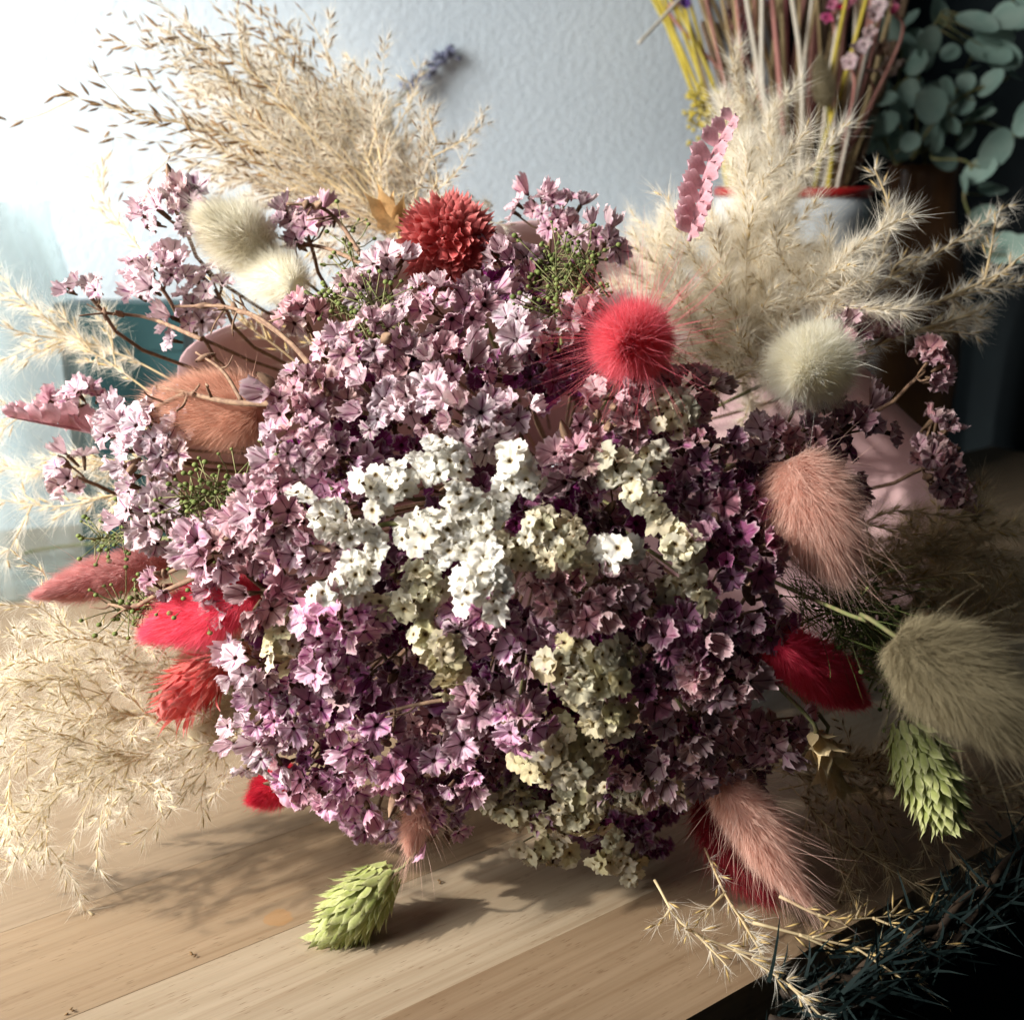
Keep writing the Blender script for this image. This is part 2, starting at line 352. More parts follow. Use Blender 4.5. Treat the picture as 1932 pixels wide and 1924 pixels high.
def clump(kind, x, y, rx, ry, rot, tint, label, off=.0, name='statice_sprig', group=None, dens=1.0, stems=None, spread=1.0):
    white = kind == 'w'; c, n = dome(x, y, off); view = nrm(EYE-c); n = nrm(n*.65+view*.45+np.array([0, 0, .12])); depth = float((c-EYE)@FW)
    a = nrm(RT-n*(RT@n)); b = np.cross(n, a); b = b if b@UP > 0 else -b
    cr, sr = math.cos(math.radians(rot)), math.sin(math.radians(rot)); a, b = a*cr+b*sr, b*cr-a*sr
    RX, RY = rx*depth/FPX, ry*depth/FPX; sp = (.0031 if white else .0045)/math.sqrt(dens)
    g_ = 1.36 if white else 1.30; RX = max(RX*g_-.002, .003); RY = max(RY*g_-.002, .003)
    t = thing(name, label, 'statice', c, group or ('white statice sprigs in the bouquet' if white else 'mauve statice sprigs in the bouquet'))
    pts = []; k1, k2, k3 = (random.uniform(0, 6.28) for _ in range(3))
    bump = .95*min(RX, RY)+.002
    for _ in range(2200):
        r = math.sqrt(random.random()); th = random.uniform(0, 2*math.pi); s, q = r*math.cos(th), r*math.sin(th)
        lim = .72+.20*math.sin(3*th+k1)+.14*math.sin(5*th+k2)+.10*math.sin(7*th+k3)
        if r > lim: continue
        h = (.55 if white else .8)*bump*(math.sqrt(max(0, 1-.92*r*r))-.55)+(.0032 if white else .0022)*math.sin(s*RX*420+k1)*math.cos(q*RY*380+k2)
        p = a*s*RX+b*q*RY+n*h
        if all(np.linalg.norm(p-o[0]) > sp for o in pts): pts.append((p, s, q))
    col, mg = TINT[tint]; me = WHITE if white else PINK
    for p, s, q in pts:
        nn = nrm(n+.95*spread*(a*s+b*q)+rng.normal(0, .34 if white else .28, 3)); p = p+n*random.uniform(-.0012, .0016)
        if white is False and random.random() < .035: o = obj('bud', random.choice(BUD), t)
        else: o = obj('floret', random.choice(me), t)
        place(o, p, frame_from(nn, random.uniform(0, 6.28)), (lambda z: (z*random.uniform(.85, 1.1), z*random.uniform(.85, 1.1), z*random.uniform(.6, 1.5)))(random.uniform(.68, 1.14)))
        k = random.uniform(.8, 1.12); w_ = 0 if random.random() > .22 or white else random.uniform(.2, .7); o.color = (col[0]*k*(1-w_)+.40*w_, col[1]*k*(1-w_)+.27*w_, col[2]*k*(1-w_)+.22*w_, min(1, mg*random.uniform(.3, 1.6)))
    mb = MB(); root = stems[0] if stems else None
    if stems: P = spline([dome(*q[:2], q[2] if len(q) > 2 else off-.006)[0] for q in stems]+[c-n*.004], 14)
    else: P = spline([c-n*.003, c-n*.03+(GATHER-c)*.05, c+(GATHER-c)*.55], 8)
    mb.add(*tube(P, np.linspace(.0008, .0007, len(P)), 5))
    for p, s, q in pts[::3]: mb.add(*tube([c+p-n*.001, c+p*.5-n*.006, c-n*.008], .0004, 4))
    obj('stem', mb.mesh('stem', [M['stem_brown' if not white else 'stem_green']], c), t)
    return t
PK = [
 (330,395,62,62,0,'pale','mauve statice sprig highest on the left, beside the cream bunny tail',.0,),
 (290,520,58,58,0,'pale','sunlit pale statice sprig below the cream bunny tail at the upper left'),
 (160,547,50,26,-15,'pale','small pale statice sprig at the far left end of a thin brown stalk'),
 (358,600,45,58,0,'pale','pale statice sprig hanging in front of the pink paper at the left'),
 (575,425,62,48,0,'mauve','mauve statice sprig between the cream bunny tail and the tall brown plume'),
 (480,475,36,26,0,'pale','few sunlit florets in front of the cream bunny tail'),
 (400,535,32,30,0,'pale','pale florets just below the cream bunny tail'),
 (575,600,38,40,0,'dusk','dried brownish statice florets in front of the pink paper'),
 (680,545,46,36,0,'pale','pale sunlit statice sprig left below the red everlasting flower'),
 (728,500,36,32,0,'pale','small whitish statice florets touching the red everlasting on its left'),
 (850,580,95,55,-8,'mauve','broad mauve statice sprig directly under the red everlasting flower'),
 (1040,405,66,50,-20,'mauve','mauve statice sprig standing highest at the centre against the wall'),
 (1128,455,44,34,0,'mauve','small mauve statice sprig up right of the central top sprig'),
 (960,490,50,42,0,'mauve','mauve statice florets right beside the red everlasting flower'),
 (990,628,52,72,10,'pale','tall pale statice sprig left of the round coral bunny tail'),
 (1100,600,42,50,0,'dusk','dusky statice florets behind the bristles of the coral bunny tail'),
 (690,655,85,55,0,'mauve','mauve statice sprig right of the visible pink paper'),
 (840,690,95,48,0,'mauve','wide mauve statice sprig two rows under the red everlasting'),
 (560,745,58,55,0,'mauve','mauve statice sprig touching the tan bunny tail on its right'),
 (645,745,60,48,0,'mauve','mauve statice sprig above and left of the white statice'),
 (725,765,58,56,0,'pale','pale mauve statice sprig over the upper white statice spike'),
 (815,765,55,58,0,'pale','light statice sprig in the middle, catching the sun over the white ones'),
 (905,800,54,58,0,'pale','light statice sprig above the round white statice head'),
 (985,772,28,36,0,'pale','pair of pale florets left below the coral bunny tail'),
 (560,850,78,58,0,'mauve','mauve statice sprig right below the tan bunny tail'),
 (645,885,58,58,0,'magenta','magenta streaked statice sprig left of the top white spike'),
 (505,965,88,66,0,'mauve','full mauve statice sprig left of the leaning white spike'),
 (600,1035,82,46,0,'mauve','mauve statice sprig behind the two left white spikes'),
 (415,1040,80,46,0,'mauve','mauve statice sprig above the hot pink bunny tail'),
 (285,830,66,72,0,'pale','large sunlit pale statice sprig below the tan bunny tail'),
 (140,760,52,42,0,'mauve','mauve statice sprig over the dusty pink leaf at the far left'),
 (222,800,42,34,0,'pale','pale statice florets between the far left sprig and the large sunlit one'),
 (132,895,34,44,0,'pale','two pale florets hanging lowest at the far left'),
 (285,925,52,52,0,'pale','pale statice sprig under the large sunlit one on the left'),
 (332,775,32,32,0,'pale','single whitish floret group lying over the tan bunny tail'),
 (275,985,50,42,0,'pale','pale statice sprig lowest of the sunlit left column'),
 (412,1122,46,34,0,'mauve','three mauve florets in front of the hot pink bunny tail'),
 (300,1105,36,22,0,'dusk','half closed statice florets beside the long rose bunny tail'),
 (490,1125,40,46,0,'dusk','dusky statice florets right of the hot pink bunny tail'),
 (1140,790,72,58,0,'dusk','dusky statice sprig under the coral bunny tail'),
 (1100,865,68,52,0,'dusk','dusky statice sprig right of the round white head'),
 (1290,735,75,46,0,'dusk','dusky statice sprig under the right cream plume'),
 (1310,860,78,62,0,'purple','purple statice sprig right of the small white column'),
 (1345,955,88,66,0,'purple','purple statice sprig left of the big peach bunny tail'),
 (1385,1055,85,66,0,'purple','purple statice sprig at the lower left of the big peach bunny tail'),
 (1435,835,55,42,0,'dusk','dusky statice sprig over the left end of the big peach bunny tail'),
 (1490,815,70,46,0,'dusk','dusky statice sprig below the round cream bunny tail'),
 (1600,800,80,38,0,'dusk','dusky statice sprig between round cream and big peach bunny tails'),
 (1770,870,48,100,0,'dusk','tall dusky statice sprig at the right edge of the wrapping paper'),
 (1610,620,68,52,0,'dusk','dusky statice sprig nestled in the right cream plume'),
 (1755,690,38,42,0,'dusk','small dusky statice sprig at the far upper right of the bouquet'),
 (1090,1120,105,56,0,'dusk','dusky statice sprig under the wide white statice head'),
 (1190,1115,58,64,0,'dusk','dusky statice sprig under the lone round white floret ball'),
 (1000,1230,78,48,0,'magenta','magenta tinged statice sprig in the centre below the white heads'),
 (885,1175,66,36,0,'magenta','magenta statice florets peeping out below the brightest white head'),
 (650,1158,74,42,0,'magenta','pale magenta sprig under the lower left white spike'),
 (622,1240,56,52,0,'magenta','bright magenta striped sprig at the lower left'),
 (480,1262,56,42,0,'pale','pale statice sprig right of the spiky coral head'),
 (545,1335,92,66,0,'magenta','full pink statice sprig in the lower left corner of the bouquet'),
 (500,1405,78,58,0,'pale','pale pink statice sprig lowest at the far left of the bouquet'),
 (655,1485,66,56,0,'magenta','pink statice sprig overhanging the table left of centre'),
 (560,1478,46,30,0,'magenta','small pink florets above the dark red tail at the table'),
 (690,1395,44,46,0,'magenta','pink statice florets on a curved stalk in the dark gap'),
 (745,1470,56,46,0,'magenta','pink statice sprig between the overhanging pair and the bright one'),
 (872,1445,54,60,0,'magenta','brightest magenta statice sprig at the lower centre'),
 (828,1545,46,54,0,'magenta','lowest bright magenta sprig hanging over the table'),
 (705,1550,74,40,0,'magenta','pink statice sprig hanging lowest over the table on the left'),
 (930,1330,76,48,0,'mauve','mauve statice sprig between the dark gap and the cream lower head'),
 (988,1372,46,38,0,'magenta','small magenta florets left of the cream lower heads'),
 (780,1290,86,40,0,'purple','shaded statice sprig in the hollow under the long white spike'),
 (830,1375,72,44,0,'dusk','shaded mauve sprig above the brightest magenta one'),
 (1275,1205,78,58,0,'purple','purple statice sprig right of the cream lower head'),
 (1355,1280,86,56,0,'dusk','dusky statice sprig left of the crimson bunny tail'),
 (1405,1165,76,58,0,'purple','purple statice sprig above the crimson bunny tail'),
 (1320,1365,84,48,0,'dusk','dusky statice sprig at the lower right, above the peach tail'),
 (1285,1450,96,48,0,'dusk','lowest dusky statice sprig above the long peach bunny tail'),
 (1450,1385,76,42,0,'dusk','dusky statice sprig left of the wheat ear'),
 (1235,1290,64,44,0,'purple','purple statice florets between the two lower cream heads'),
]
WH = [
 (745,905,72,40,32,'ivory','sunlit white statice spike leaning up to the right, upper left of centre',.008),
 (832,868,42,46,0,'ivory','small bright white statice tuft at the top of the white group',.010),
 (628,978,72,32,-32,'ivory','sunlit white statice spike pointing to the upper left',.012),
 (655,1092,74,32,38,'ivory','sunlit white statice spike pointing to the lower left',.012),
 (972,895,46,52,0,'ivory','white round statice head at the top centre of the bouquet',.010),
 (868,1005,100,74,0,'ivory','largest white statice head in the middle of the bouquet',.008),
 (915,1100,52,54,0,'ivory','brightest white statice tuft below the largest white head',.016),
 (1035,1030,88,62,0,'cream','wide cream statice head right of the largest white one',.008),
 (1160,1037,40,34,0,'ivory','lone round white statice ball against deep purple',.010),
 (1266,780,36,52,0,'cream','small cream statice column under the coral bunny tail',.006),
 (1190,878,72,36,12,'cream','cream statice spike sloping beside dusky sprigs',.005),
 (1222,935,36,32,0,'cream','small cream floret tuft above the deep purple hollow',.007),
 (1290,1045,34,84,26,'cream','long cream statice spike descending through purple statice',.007),
 (795,1110,54,52,0,'cream','cream statice head left below the largest white one',.002),
 (700,1145,60,36,0,'cream','shaded cream florets under the lower left white spike',.000),
 (835,1228,44,76,24,'aged','long cream statice spike running down beside the dark hollow',.004),
 (532,1215,34,52,0,'aged','small cream statice column right of the hot pink bunny tail',.000),
 (1110,1262,88,62,0,'aged','wide aged cream statice head in the lower centre',.006),
 (1065,1425,80,62,0,'aged','aged cream statice head below the lower centre one',.004),
 (1150,1350,50,42,0,'aged','small aged cream tuft right between the two lower heads',.004),
 (1075,1530,70,60,0,'aged','aged cream statice head close above the table',.004),
 (1165,1620,56,34,-42,'aged','lowest cream statice spike sloping down to the table',.004),
 (1205,1492,76,30,0,'aged','narrow cream statice spike under the lowest dusky sprig',.002),
 (1035,1605,50,34,0,'aged','cream statice tuft touching the table at lower centre',.004),
 (1250,1128,42,44,0,'aged','dim cream statice tuft in the shade right of centre',-.004),
 (960,1510,46,52,0,'aged','dim cream statice head left of the lowest cream heads',-.003),
]
for e in PK: clump('p', *e[:7], off=(e[7] if len(e) > 7 else (-.018 if e[7-1].startswith('shaded') else random.uniform(-.007, .009))))
for e in WH: clump('w', *e[:7], off=e[7])
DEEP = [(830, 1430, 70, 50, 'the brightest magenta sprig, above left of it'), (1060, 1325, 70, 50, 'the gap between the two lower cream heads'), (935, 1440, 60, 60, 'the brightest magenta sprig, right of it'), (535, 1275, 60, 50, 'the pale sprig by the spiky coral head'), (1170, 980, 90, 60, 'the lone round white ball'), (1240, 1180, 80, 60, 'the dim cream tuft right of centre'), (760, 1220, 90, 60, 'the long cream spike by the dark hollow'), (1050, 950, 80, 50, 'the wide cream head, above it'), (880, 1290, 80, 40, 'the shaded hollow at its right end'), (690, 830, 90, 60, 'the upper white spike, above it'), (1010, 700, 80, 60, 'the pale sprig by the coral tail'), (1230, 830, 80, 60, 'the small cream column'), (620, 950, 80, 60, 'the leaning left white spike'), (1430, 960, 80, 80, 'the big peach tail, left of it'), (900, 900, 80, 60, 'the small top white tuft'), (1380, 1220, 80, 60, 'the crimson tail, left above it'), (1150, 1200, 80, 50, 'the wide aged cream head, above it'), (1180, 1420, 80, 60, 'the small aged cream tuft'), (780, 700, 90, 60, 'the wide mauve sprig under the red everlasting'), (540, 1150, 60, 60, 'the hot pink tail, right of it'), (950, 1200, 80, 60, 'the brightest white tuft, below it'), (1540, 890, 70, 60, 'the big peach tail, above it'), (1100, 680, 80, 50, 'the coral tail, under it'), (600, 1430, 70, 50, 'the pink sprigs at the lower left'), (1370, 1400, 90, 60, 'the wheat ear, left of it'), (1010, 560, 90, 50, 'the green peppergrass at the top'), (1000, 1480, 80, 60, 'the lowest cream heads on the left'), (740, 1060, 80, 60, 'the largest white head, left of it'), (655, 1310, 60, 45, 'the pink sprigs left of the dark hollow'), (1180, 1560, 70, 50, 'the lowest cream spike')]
for x, y, rx, ry, lb in DEEP:  # filler sprigs, coloured dark so the gaps between heads look shaded
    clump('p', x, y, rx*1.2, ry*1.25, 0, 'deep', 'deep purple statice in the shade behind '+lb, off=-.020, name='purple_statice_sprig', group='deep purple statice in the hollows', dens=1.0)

# thin bare stalks that show against the paper and the tails on the left
def stalk(pts, label, r=.0009, twigs=3, d=.008, mat='stem_brown'):
    P = spline([dome(x, y, d)[0] for x, y in pts], 26); mb = MB(); mb.add(*tube(P, np.linspace(r, r*.6, len(P)), 6))
    for k in range(twigs):
        i = random.randint(8, 24); e = P[i]+nrm(rng.normal(0, 1, 3)+np.array([-.4, -.3, .3]))*random.uniform(.006, .012)
        mb.add(*tube(spline([P[i], (P[i]+e)/2+rng.normal(0, .001, 3), e], 6), np.linspace(r*.5, r*.3, 6), 5))
    t = thing('bare_stalk', label, 'stalk', P[0], 'bare brown statice stalks')
    obj('stem', mb.mesh('stem', [M[mat]], P[0]), t)
    for k in range(max(1, twigs-1)):
        o = obj('bud', random.choice(BUD), t); i = random.randint(14, 25); place(o, P[i]-P[0], frame_from(rng.normal(0, 1, 3)), random.uniform(.5, .8))
stalk([(620,745),(560,660),(480,595),(410,578)], 'curved brown stalk arching over the pink paper')
stalk([(610,720),(540,640),(440,582),(330,578)], 'long brown stalk running left above the tan bunny tail')
stalk([(515,762),(430,758),(340,738),(290,730)], 'brown stalk crossing in front of the tan bunny tail', .0011)
stalk([(350,742),(290,770),(180,830)], 'thin brown stalk dropping left from the tan bunny tail')
stalk([(455,755),(420,700),(370,665)], 'short curved brown stalk on top of the tan bunny tail', .0007, 1)
stalk([(380,640),(280,600),(190,590)], 'fine brown stalk reaching left past the paper edge')
stalk([(480,985),(420,1020),(330,1075),(290,1085)], 'brown stalk above the hot pink bunny tail')
stalk([(390,1080),(300,1120),(250,1145),(205,1140)], 'brown stalk across the long rose bunny tail')
stalk([(680,480),(640,420),(600,390),(540,385)], 'brown stalk arching beside the tall brown plume')
stalk([(690,500),(600,465),(500,468)], 'brown stalk running to the cream bunny tail')
stalk([(900,1310),(760,1335),(650,1375)], 'shaded brown stalk spanning the dark hollow', .0008, 2, -.004, 'stem_brown')
stalk([(745,1340),(740,1380),(715,1420)], 'short stalk hanging in the dark hollow', .0006, 1, .0, 'stem_brown')
stalk([(780,985),(720,990),(690,1010)], 'stalk between the two left white spikes', .001, 1, .006, 'stem_green')

# ------------------------------------------------------------------ fur heads (bunny tails)
def fur_head(base, tip, R, fur, label, n=6500, hl=.45, bristle=120, bl=1.1, lean=.75, group='bunny tail grass heads', core=.60, name='bunny_tail', stemto=None, frizz=.30):
    base = np.asarray(base, float); tip = np.asarray(tip, float); ax = nrm(tip-base); L = np.linalg.norm(tip-base)
    a = nrm(np.cross(ax, [0.2, .1, .97])); b = np.cross(ax, a); t = thing(name, label, 'bunny tail', base, group)
    def prof(u): return np.maximum(0.02, np.sin(np.pi*np.clip(u*.955+.045, 0, 1))**.62*(1.12-.35*u))
    us = np.linspace(0, 1, 14); th = np.linspace(0, 2*math.pi, 16, endpoint=False)
    V = (base+ax*(us*L*.9)[:, None])[:, None]+(R*core*prof(us))[:, None, None]*(np.cos(th)[None, :, None]*a+np.sin(th)[None, :, None]*b); V = V.reshape(-1, 3); T = []
    for i in range(13):
        for j in range(16): k = (j+1) % 16; A, B, C, D = i*16+j, i*16+k, (i+1)*16+k, (i+1)*16+j; T += [(A, B, C), (A, C, D)]
    V = np.vstack([V, base, base+ax*L*.9])
    for j in range(16): k = (j+1) % 16; T += [(len(V)-2, k, j), (len(V)-1, 13*16+j, 13*16+k)]
    mat = M['fur_'+fur]
    mb = MB(); mb.add(V, T, .2); obj('head', mb.mesh('head', [mat], base), t)
    def tuft(N, length, w, lean, jit, segs):
        u = rng.random(N)**.95; ph = rng.random(N)*2*np.pi; rad = np.cos(ph)[:, None]*a+np.sin(ph)[:, None]*b
        root = base+ax*(u*L*.9)[:, None]+rad*(R*core*prof(u)*.95)[:, None]
        end = u**3; d = nrm(rad*(1-.75*end)[:, None]+ax*(lean*(u-.25)*1.7+.25+end*1.2)[:, None]+rng.normal(0, jit, (N, 3)))
        clump_ = np.sin(u*37+ph*5)*np.cos(ph*9-u*23)
        ln = length*(1-.25*rng.random(N))*(1+.22*clump_+.16*np.sin(u*11+ph*2+R*900))*R*(.75+.25*prof(u))
        return hairs(root, d, ln, w, ax*.3+rng.normal(0, .14, (N, 3)), segs)
    V1, T1, r1 = tuft(int(n*1.6), hl*1.2, .00013, lean, frizz, 3); mb = MB(); mb.add(V1, T1, r1); obj('fur', mb.mesh('fur', [mat], base), t, kind='stuff')
    if bristle:
        V1, T1, r1 = tuft(int(bristle*1.6), bl, .00012, lean*.8, .38, 4); mb = MB(); mb.add(V1, T1, r1); obj('bristles', mb.mesh('bristles', [mat], base), t, kind='stuff')
    e = np.asarray(stemto) if stemto is not None else base+(GATHER-base)*.5
    mb = MB(); gd = nrm(e-base); mb.add(*tube(spline([base+ax*.004, base-ax*.007+gd*.006, base+gd*.035, e], 12), .0007, 5)); obj('stem', mb.mesh('stem', [M['stem_green']], base), t)
    return t
def dm(x, y, off): return dome(x, y, off)[0]
fur_head(dm(500,470,.000), dm(372,405,.014), .0150, 'cream', 'bright sunlit cream bunny tail at the upper left, above pale statice')
fur_head(dm(560,540,-.010), dm(450,480,-.006), .0130, 'cream', 'blurred cream bunny tail tucked under the sunlit cream one', 4500)
fur_head(dm(495,778,-.014), dm(275,765,.000), .0165, 'tan', 'large tan bunny tail at the left in front of pink paper', 9000, .38, 100, 1.0, 1.0)
fur_head(dm(1215,640,.000), dm(1165,650,.034), .0150, 'coral', 'round coral bunny tail facing forward with long bristles', 8500, .36, 420, 1.7, .1, frizz=.20)
fur_head(dm(1555,670,.000), dm(1500,720,.030), .0165, 'cream', 'round cream bunny tail facing forward below the right plume', 8000, .42, 160, 1.1, .2)
fur_head(dm(1490,865,.006), dm(1592,1090,.014), .0175, 'peach', 'big peach bunny tail at the right, tip pointing down', 10000, .40, 160, 1.2, .7)
fur_head(dm(1462,1212,.008), dm(1640,1332,.022), .0118, 'crimson', 'crimson bunny tail at the lower right in shade', 9000, .42, 90, .9, .8)
fur_head(at(320,1055,.40), at(48,1128,.37), .0105, 'rose', 'long dusty rose bunny tail pointing left over the table', 7500, .36, 110, 1.0, 1.2)
fur_head(dm(485,1120,-.006), dm(262,1200,.006), .0130, 'hotpink', 'hot pink bunny tail at the left behind three mauve florets', 8500, .40, 100, .9, 1.1)
fur_head(at(480,1230,.425), at(350,1245,.405), .0130, 'tan', 'tan bunny tail right under the hot pink one', 4500, .45, 60, .9, .9)
fur_head(at(470,1300,.425), at(370,1400,.40), .0150, 'cream', 'blurred cream bunny tail left of the lower pink statice', 6000, .5, 80, 1.0, .8)
fur_head(at(560,1460,.40), at(470,1510,.385), .0100, 'crimson', 'dark red bunny tail peeping out low above the table', 4500, .35, 40, .8, .8)
fur_head(dm(1350,1450,.004), dm(1535,1715,.018), .0125, 'peach', 'long peach bunny tail at the lower right pointing to the table', 9000, .36, 260, 1.5, .9)
fur_head(dm(1330,1500,-.016), dm(1450,1700,-.006), .0125, 'maroon', 'dark maroon bunny tail behind the long peach one', 4500, .55, 300, 1.3, .9)
fur_head(at(1690,1200,.295), at(1960,1400,.28), .0160, 'beige', 'big blurred beige bunny tail at the right edge', 10000, .42, 160, 1.4, .8)
fur_head(at(800,1500,.385), at(772,1610,.370), .0062, 'peach', 'small peach bunny tail hanging behind the lowest bright magenta sprig', 3000, .55, 110, 2.4, .9)

# ------------------------------------------------------------------ scale heads: canary grass, coral spiky head, red everlasting, wheat
def scale_mesh(name, L, w, mats, keel=.35, curl=.2, nl=5):
    V = []; T = []
    for k in range(nl+1):
        t = k/nl; ww = w*math.sin(math.pi*min(.98, (t*.80+.18)))**.9*(1 if t < .6 else (1-(t-.6)/.4*.92))
        z = curl*L*(t-.35)**2
        V += [(-ww/2, t*L, z-keel*ww*.6), (0, t*L*1.02, z), (ww/2, t*L, z-keel*ww*.6)]
    for k in range(nl):
        a = 3*k; T += [(a, a+1, a+4), (a, a+4, a+3), (a+1, a+2, a+5), (a+1, a+5, a+4)]
    return mesh_np(name, V, T, None, mats, True)
def mat_scale(name, c0, c1, tip, trans=.25):
    n = NT(name); oi = n.n('ShaderNodeObjectInfo'); tc = n.n('ShaderNodeTexCoord'); g = n.n('ShaderNodeSeparateXYZ', {0: tc.outputs['Generated']})
    f = n.noise(tc.outputs['Object'], 900, 3)
    c = n.mix(oi.outputs['Random'], c0, c1); c = n.mix(n.math('MULTIPLY', n.remap(g.outputs[1], .45, 1.0), .7), c, tip); c = n.mix(n.math('MULTIPLY', n.remap(n.math('ABSOLUTE', n.math('SUBTRACT', g.outputs[0], .5)), .2, .5), .45), c, tip); c = n.mix(n.math('MULTIPLY', n.remap(f, .4, .7), .25), c, tuple(x*.5 for x in c0))
    return n.surf(c, .7, trans, .2)
M['canary'] = mat_scale('green canary grass scale', (0.30, 0.34, 0.09), (0.46, 0.48, 0.18), (0.66, 0.64, 0.38))
M['coralscale'] = mat_scale('coral dyed scale', (0.72, 0.13, 0.12), (0.84, 0.24, 0.20), (0.88, 0.42, 0.38))
M['everlasting'] = mat_scale('dark coral petal', (0.44, 0.06, 0.06), (0.60, 0.13, 0.12), (0.72, 0.28, 0.25))
M['wheat'] = mat_scale('pale wheat husk', (0.50, 0.36, 0.17), (0.62, 0.47, 0.25), (0.70, 0.58, 0.36))
M['tanleaf'] = mat_scale('tan dried bract', (0.56, 0.30, 0.10), (0.66, 0.40, 0.17), (0.70, 0.46, 0.22), .4)
def scale_head(name, cat, base, tip, R, mesh, nrow, per, label, tilt=.55, sz=(1, 1), stem=None, part='scale', stemmat='stem_green', group=None, shape=.7):
    base = np.asarray(base, float); tip = np.asarray(tip, float); ax = nrm(tip-base); L = np.linalg.norm(tip-base); a = nrm(np.cross(ax, [.1, .3, .95])); b = np.cross(ax, a)
    t = thing(name, label, cat, base, group); k = 0
    core = MB(); us = np.linspace(0, 1, 9); core.add(*tube(base+ax*(us*L*.92)[:, None], np.maximum(.0004, R*.72*np.sin(np.pi*np.clip(us*.9+.06, 0, 1))**shape), 10)); co = obj('core', core.mesh('core', list(mesh.materials), base), t)
    for i in range(nrow):
        u = (i+.5)/nrow; rad = R*.75*math.sin(math.pi*min(.97, u*.88+.08))**shape; m = max(4, int(per*rad/(R*.75)))
        for j in range(m):
            th = 2*math.pi*(j+.5*(i % 2)+random.uniform(-.18, .18))/m; ra = a*math.cos(th)+b*math.sin(th)
            p = ax*(u*L*.90-.06*L)+ra*rad; d = nrm(ax*1.0+ra*(tilt*(1.1-.8*u))+rng.normal(0, .17, 3)); nn = nrm(ra-ax*.35+rng.normal(0, .15, 3))
            x = np.cross(d, nn); x = nrm(x); nn = np.cross(x, d)
            m3 = Matrix((Vector(x), Vector(d), Vector(nn))).transposed(); o = obj(part, mesh, co); s = random.uniform(.72, 1.15); place(o, p, m3, (s*sz[0], s*sz[1], s))
    e = np.asarray(stem) if stem is not None else base+(GATHER-base)*.5
    mb = MB(); mb.add(*tube(spline([base+ax*.002, base-ax*.015, e], 10), .0007, 5)); obj('stem', mb.mesh('stem', [M[stemmat]], base), t)
    return t
sm = scale_mesh('scale', .0075, .0030, [M['canary']])
b0 = at(738,1648,.375); b0[2] = .028; t0 = ground(588,1792); t0[2] = .0165
scale_head('canary_grass_head', 'canary grass', at(738,1645,.380), at(586,1792,.375), .0120, sm, 17, 17, 'pale green canary grass head lying in front on the bare table', stem=np.array([.0, .45, .03]), group='canary grass heads')
scale_head('canary_grass_head', 'canary grass', at(1708,1365,.372), at(1802,1590,.362), .0125, sm, 19, 17, 'dark green canary grass head in the shade at the lower right', stem=np.array([.10, .5, .05]), group='canary grass heads')
cs = scale_mesh('scale', .0088, .0022, [M['coralscale']])
scale_head('coral_canary_head', 'canary grass', at(415,1250,.40), at(292,1362,.385), .0115, cs, 11, 15, 'spiky coral dyed grass head at the lower left', .7)
ws = scale_mesh('husk', .0105, .0050, [M['wheat']], .5, .5)
scale_head('wheat_ear', 'wheat ear', dm(1545,1385,.0), dm(1585,1490,.006), .0055, ws, 6, 4, 'small pale wheat ear beside dusky statice at the lower right', .6, part='husk')
scale_head('wheat_ear', 'wheat ear', at(1535,1385,.352), at(1545,1400,.350), .004, ws, 2, 4, 'dim husk tuft just behind the small wheat ear', .6, part='husk')
# red everlasting: petals in whorls on a globe
ps = scale_mesh('petal', .0098, .0036, [M['everlasting']], .45, .5, 5)
def everlasting(c, R, label):
    n0 = nrm(nrm(EYE-c)+np.array([-.10, 0, .06])); a = nrm(np.cross(n0, [0, .2, .97])); b = np.cross(n0, a); t = thing('red_everlasting', label, 'flower', c)
    mb = MB(); V, T = lathe([(0.0001, -R*.62)]+[(R*.62*math.sin(x), -R*.62*math.cos(x)) for x in np.linspace(.3, 2.84, 8)]+[(0.0001, R*.62)], 14)
    mb.add(V, T, .5); co = obj('core', mb.mesh('core', [M['everlasting']]), t)
    rows = 18
    for i in range(rows):
        pol = .06+(i/(rows-1))*2.2; m = max(5, int(30*math.sin(min(pol, 1.75))))
        for j in range(m):
            th = 2*math.pi*(j+.5*(i % 2)+random.uniform(-.2, .2))/m; ra = a*math.cos(th)+b*math.sin(th); rd = n0*math.cos(pol)+ra*math.sin(pol)
            tang = -n0*math.sin(pol)+ra*math.cos(pol)
            d = nrm(rd*.85+tang*(.10+.35*i/rows)+rng.normal(0, .12, 3)); nn = -tang*.9+rd*.3 if i < 5 else rd*.5-tang*.8
            x = nrm(np.cross(d, nn)); nn = np.cross(x, d); o = obj('petal', ps, co); s = random.uniform(.8, 1.1)*(.55+.15*i if i < 3 else 1)
            place(o, rd*R*(.60 if i < 3 else .52), Matrix((Vector(x), Vector(d), Vector(nn))).transposed(), s)
    mb = MB(); mb.add(*tube([c-n0*.01, c+(GATHER-c)*.5], .001, 6)); obj('stem', mb.mesh('stem', [M['stem_green']], c), t)
everlasting(dm(845,458,.010), .0168, 'round dark coral everlasting flower at the top centre')
br = scale_mesh('bract', .020, .0085, [M['tanleaf']], .3, .3)
t = thing('tan_bract', 'pointed tan dried bracts left of the red everlasting flower', 'dried leaf', dm(745,440,-.006))
for k, (dx, dy) in enumerate(((-.25, 1), (.35, .9), (-.6, .5), (.15, 1.1))):
    d = nrm(RT*dx+UP*dy-FW*.2); x = nrm(np.cross(d, -FW+RT*.3*(k-1))); o = obj('bract', br, t); place(o, rng.normal(0, .002, 3), Matrix((Vector(x), Vector(d), Vector(np.cross(x, d)))).transposed(), random.uniform(.7, 1.0))

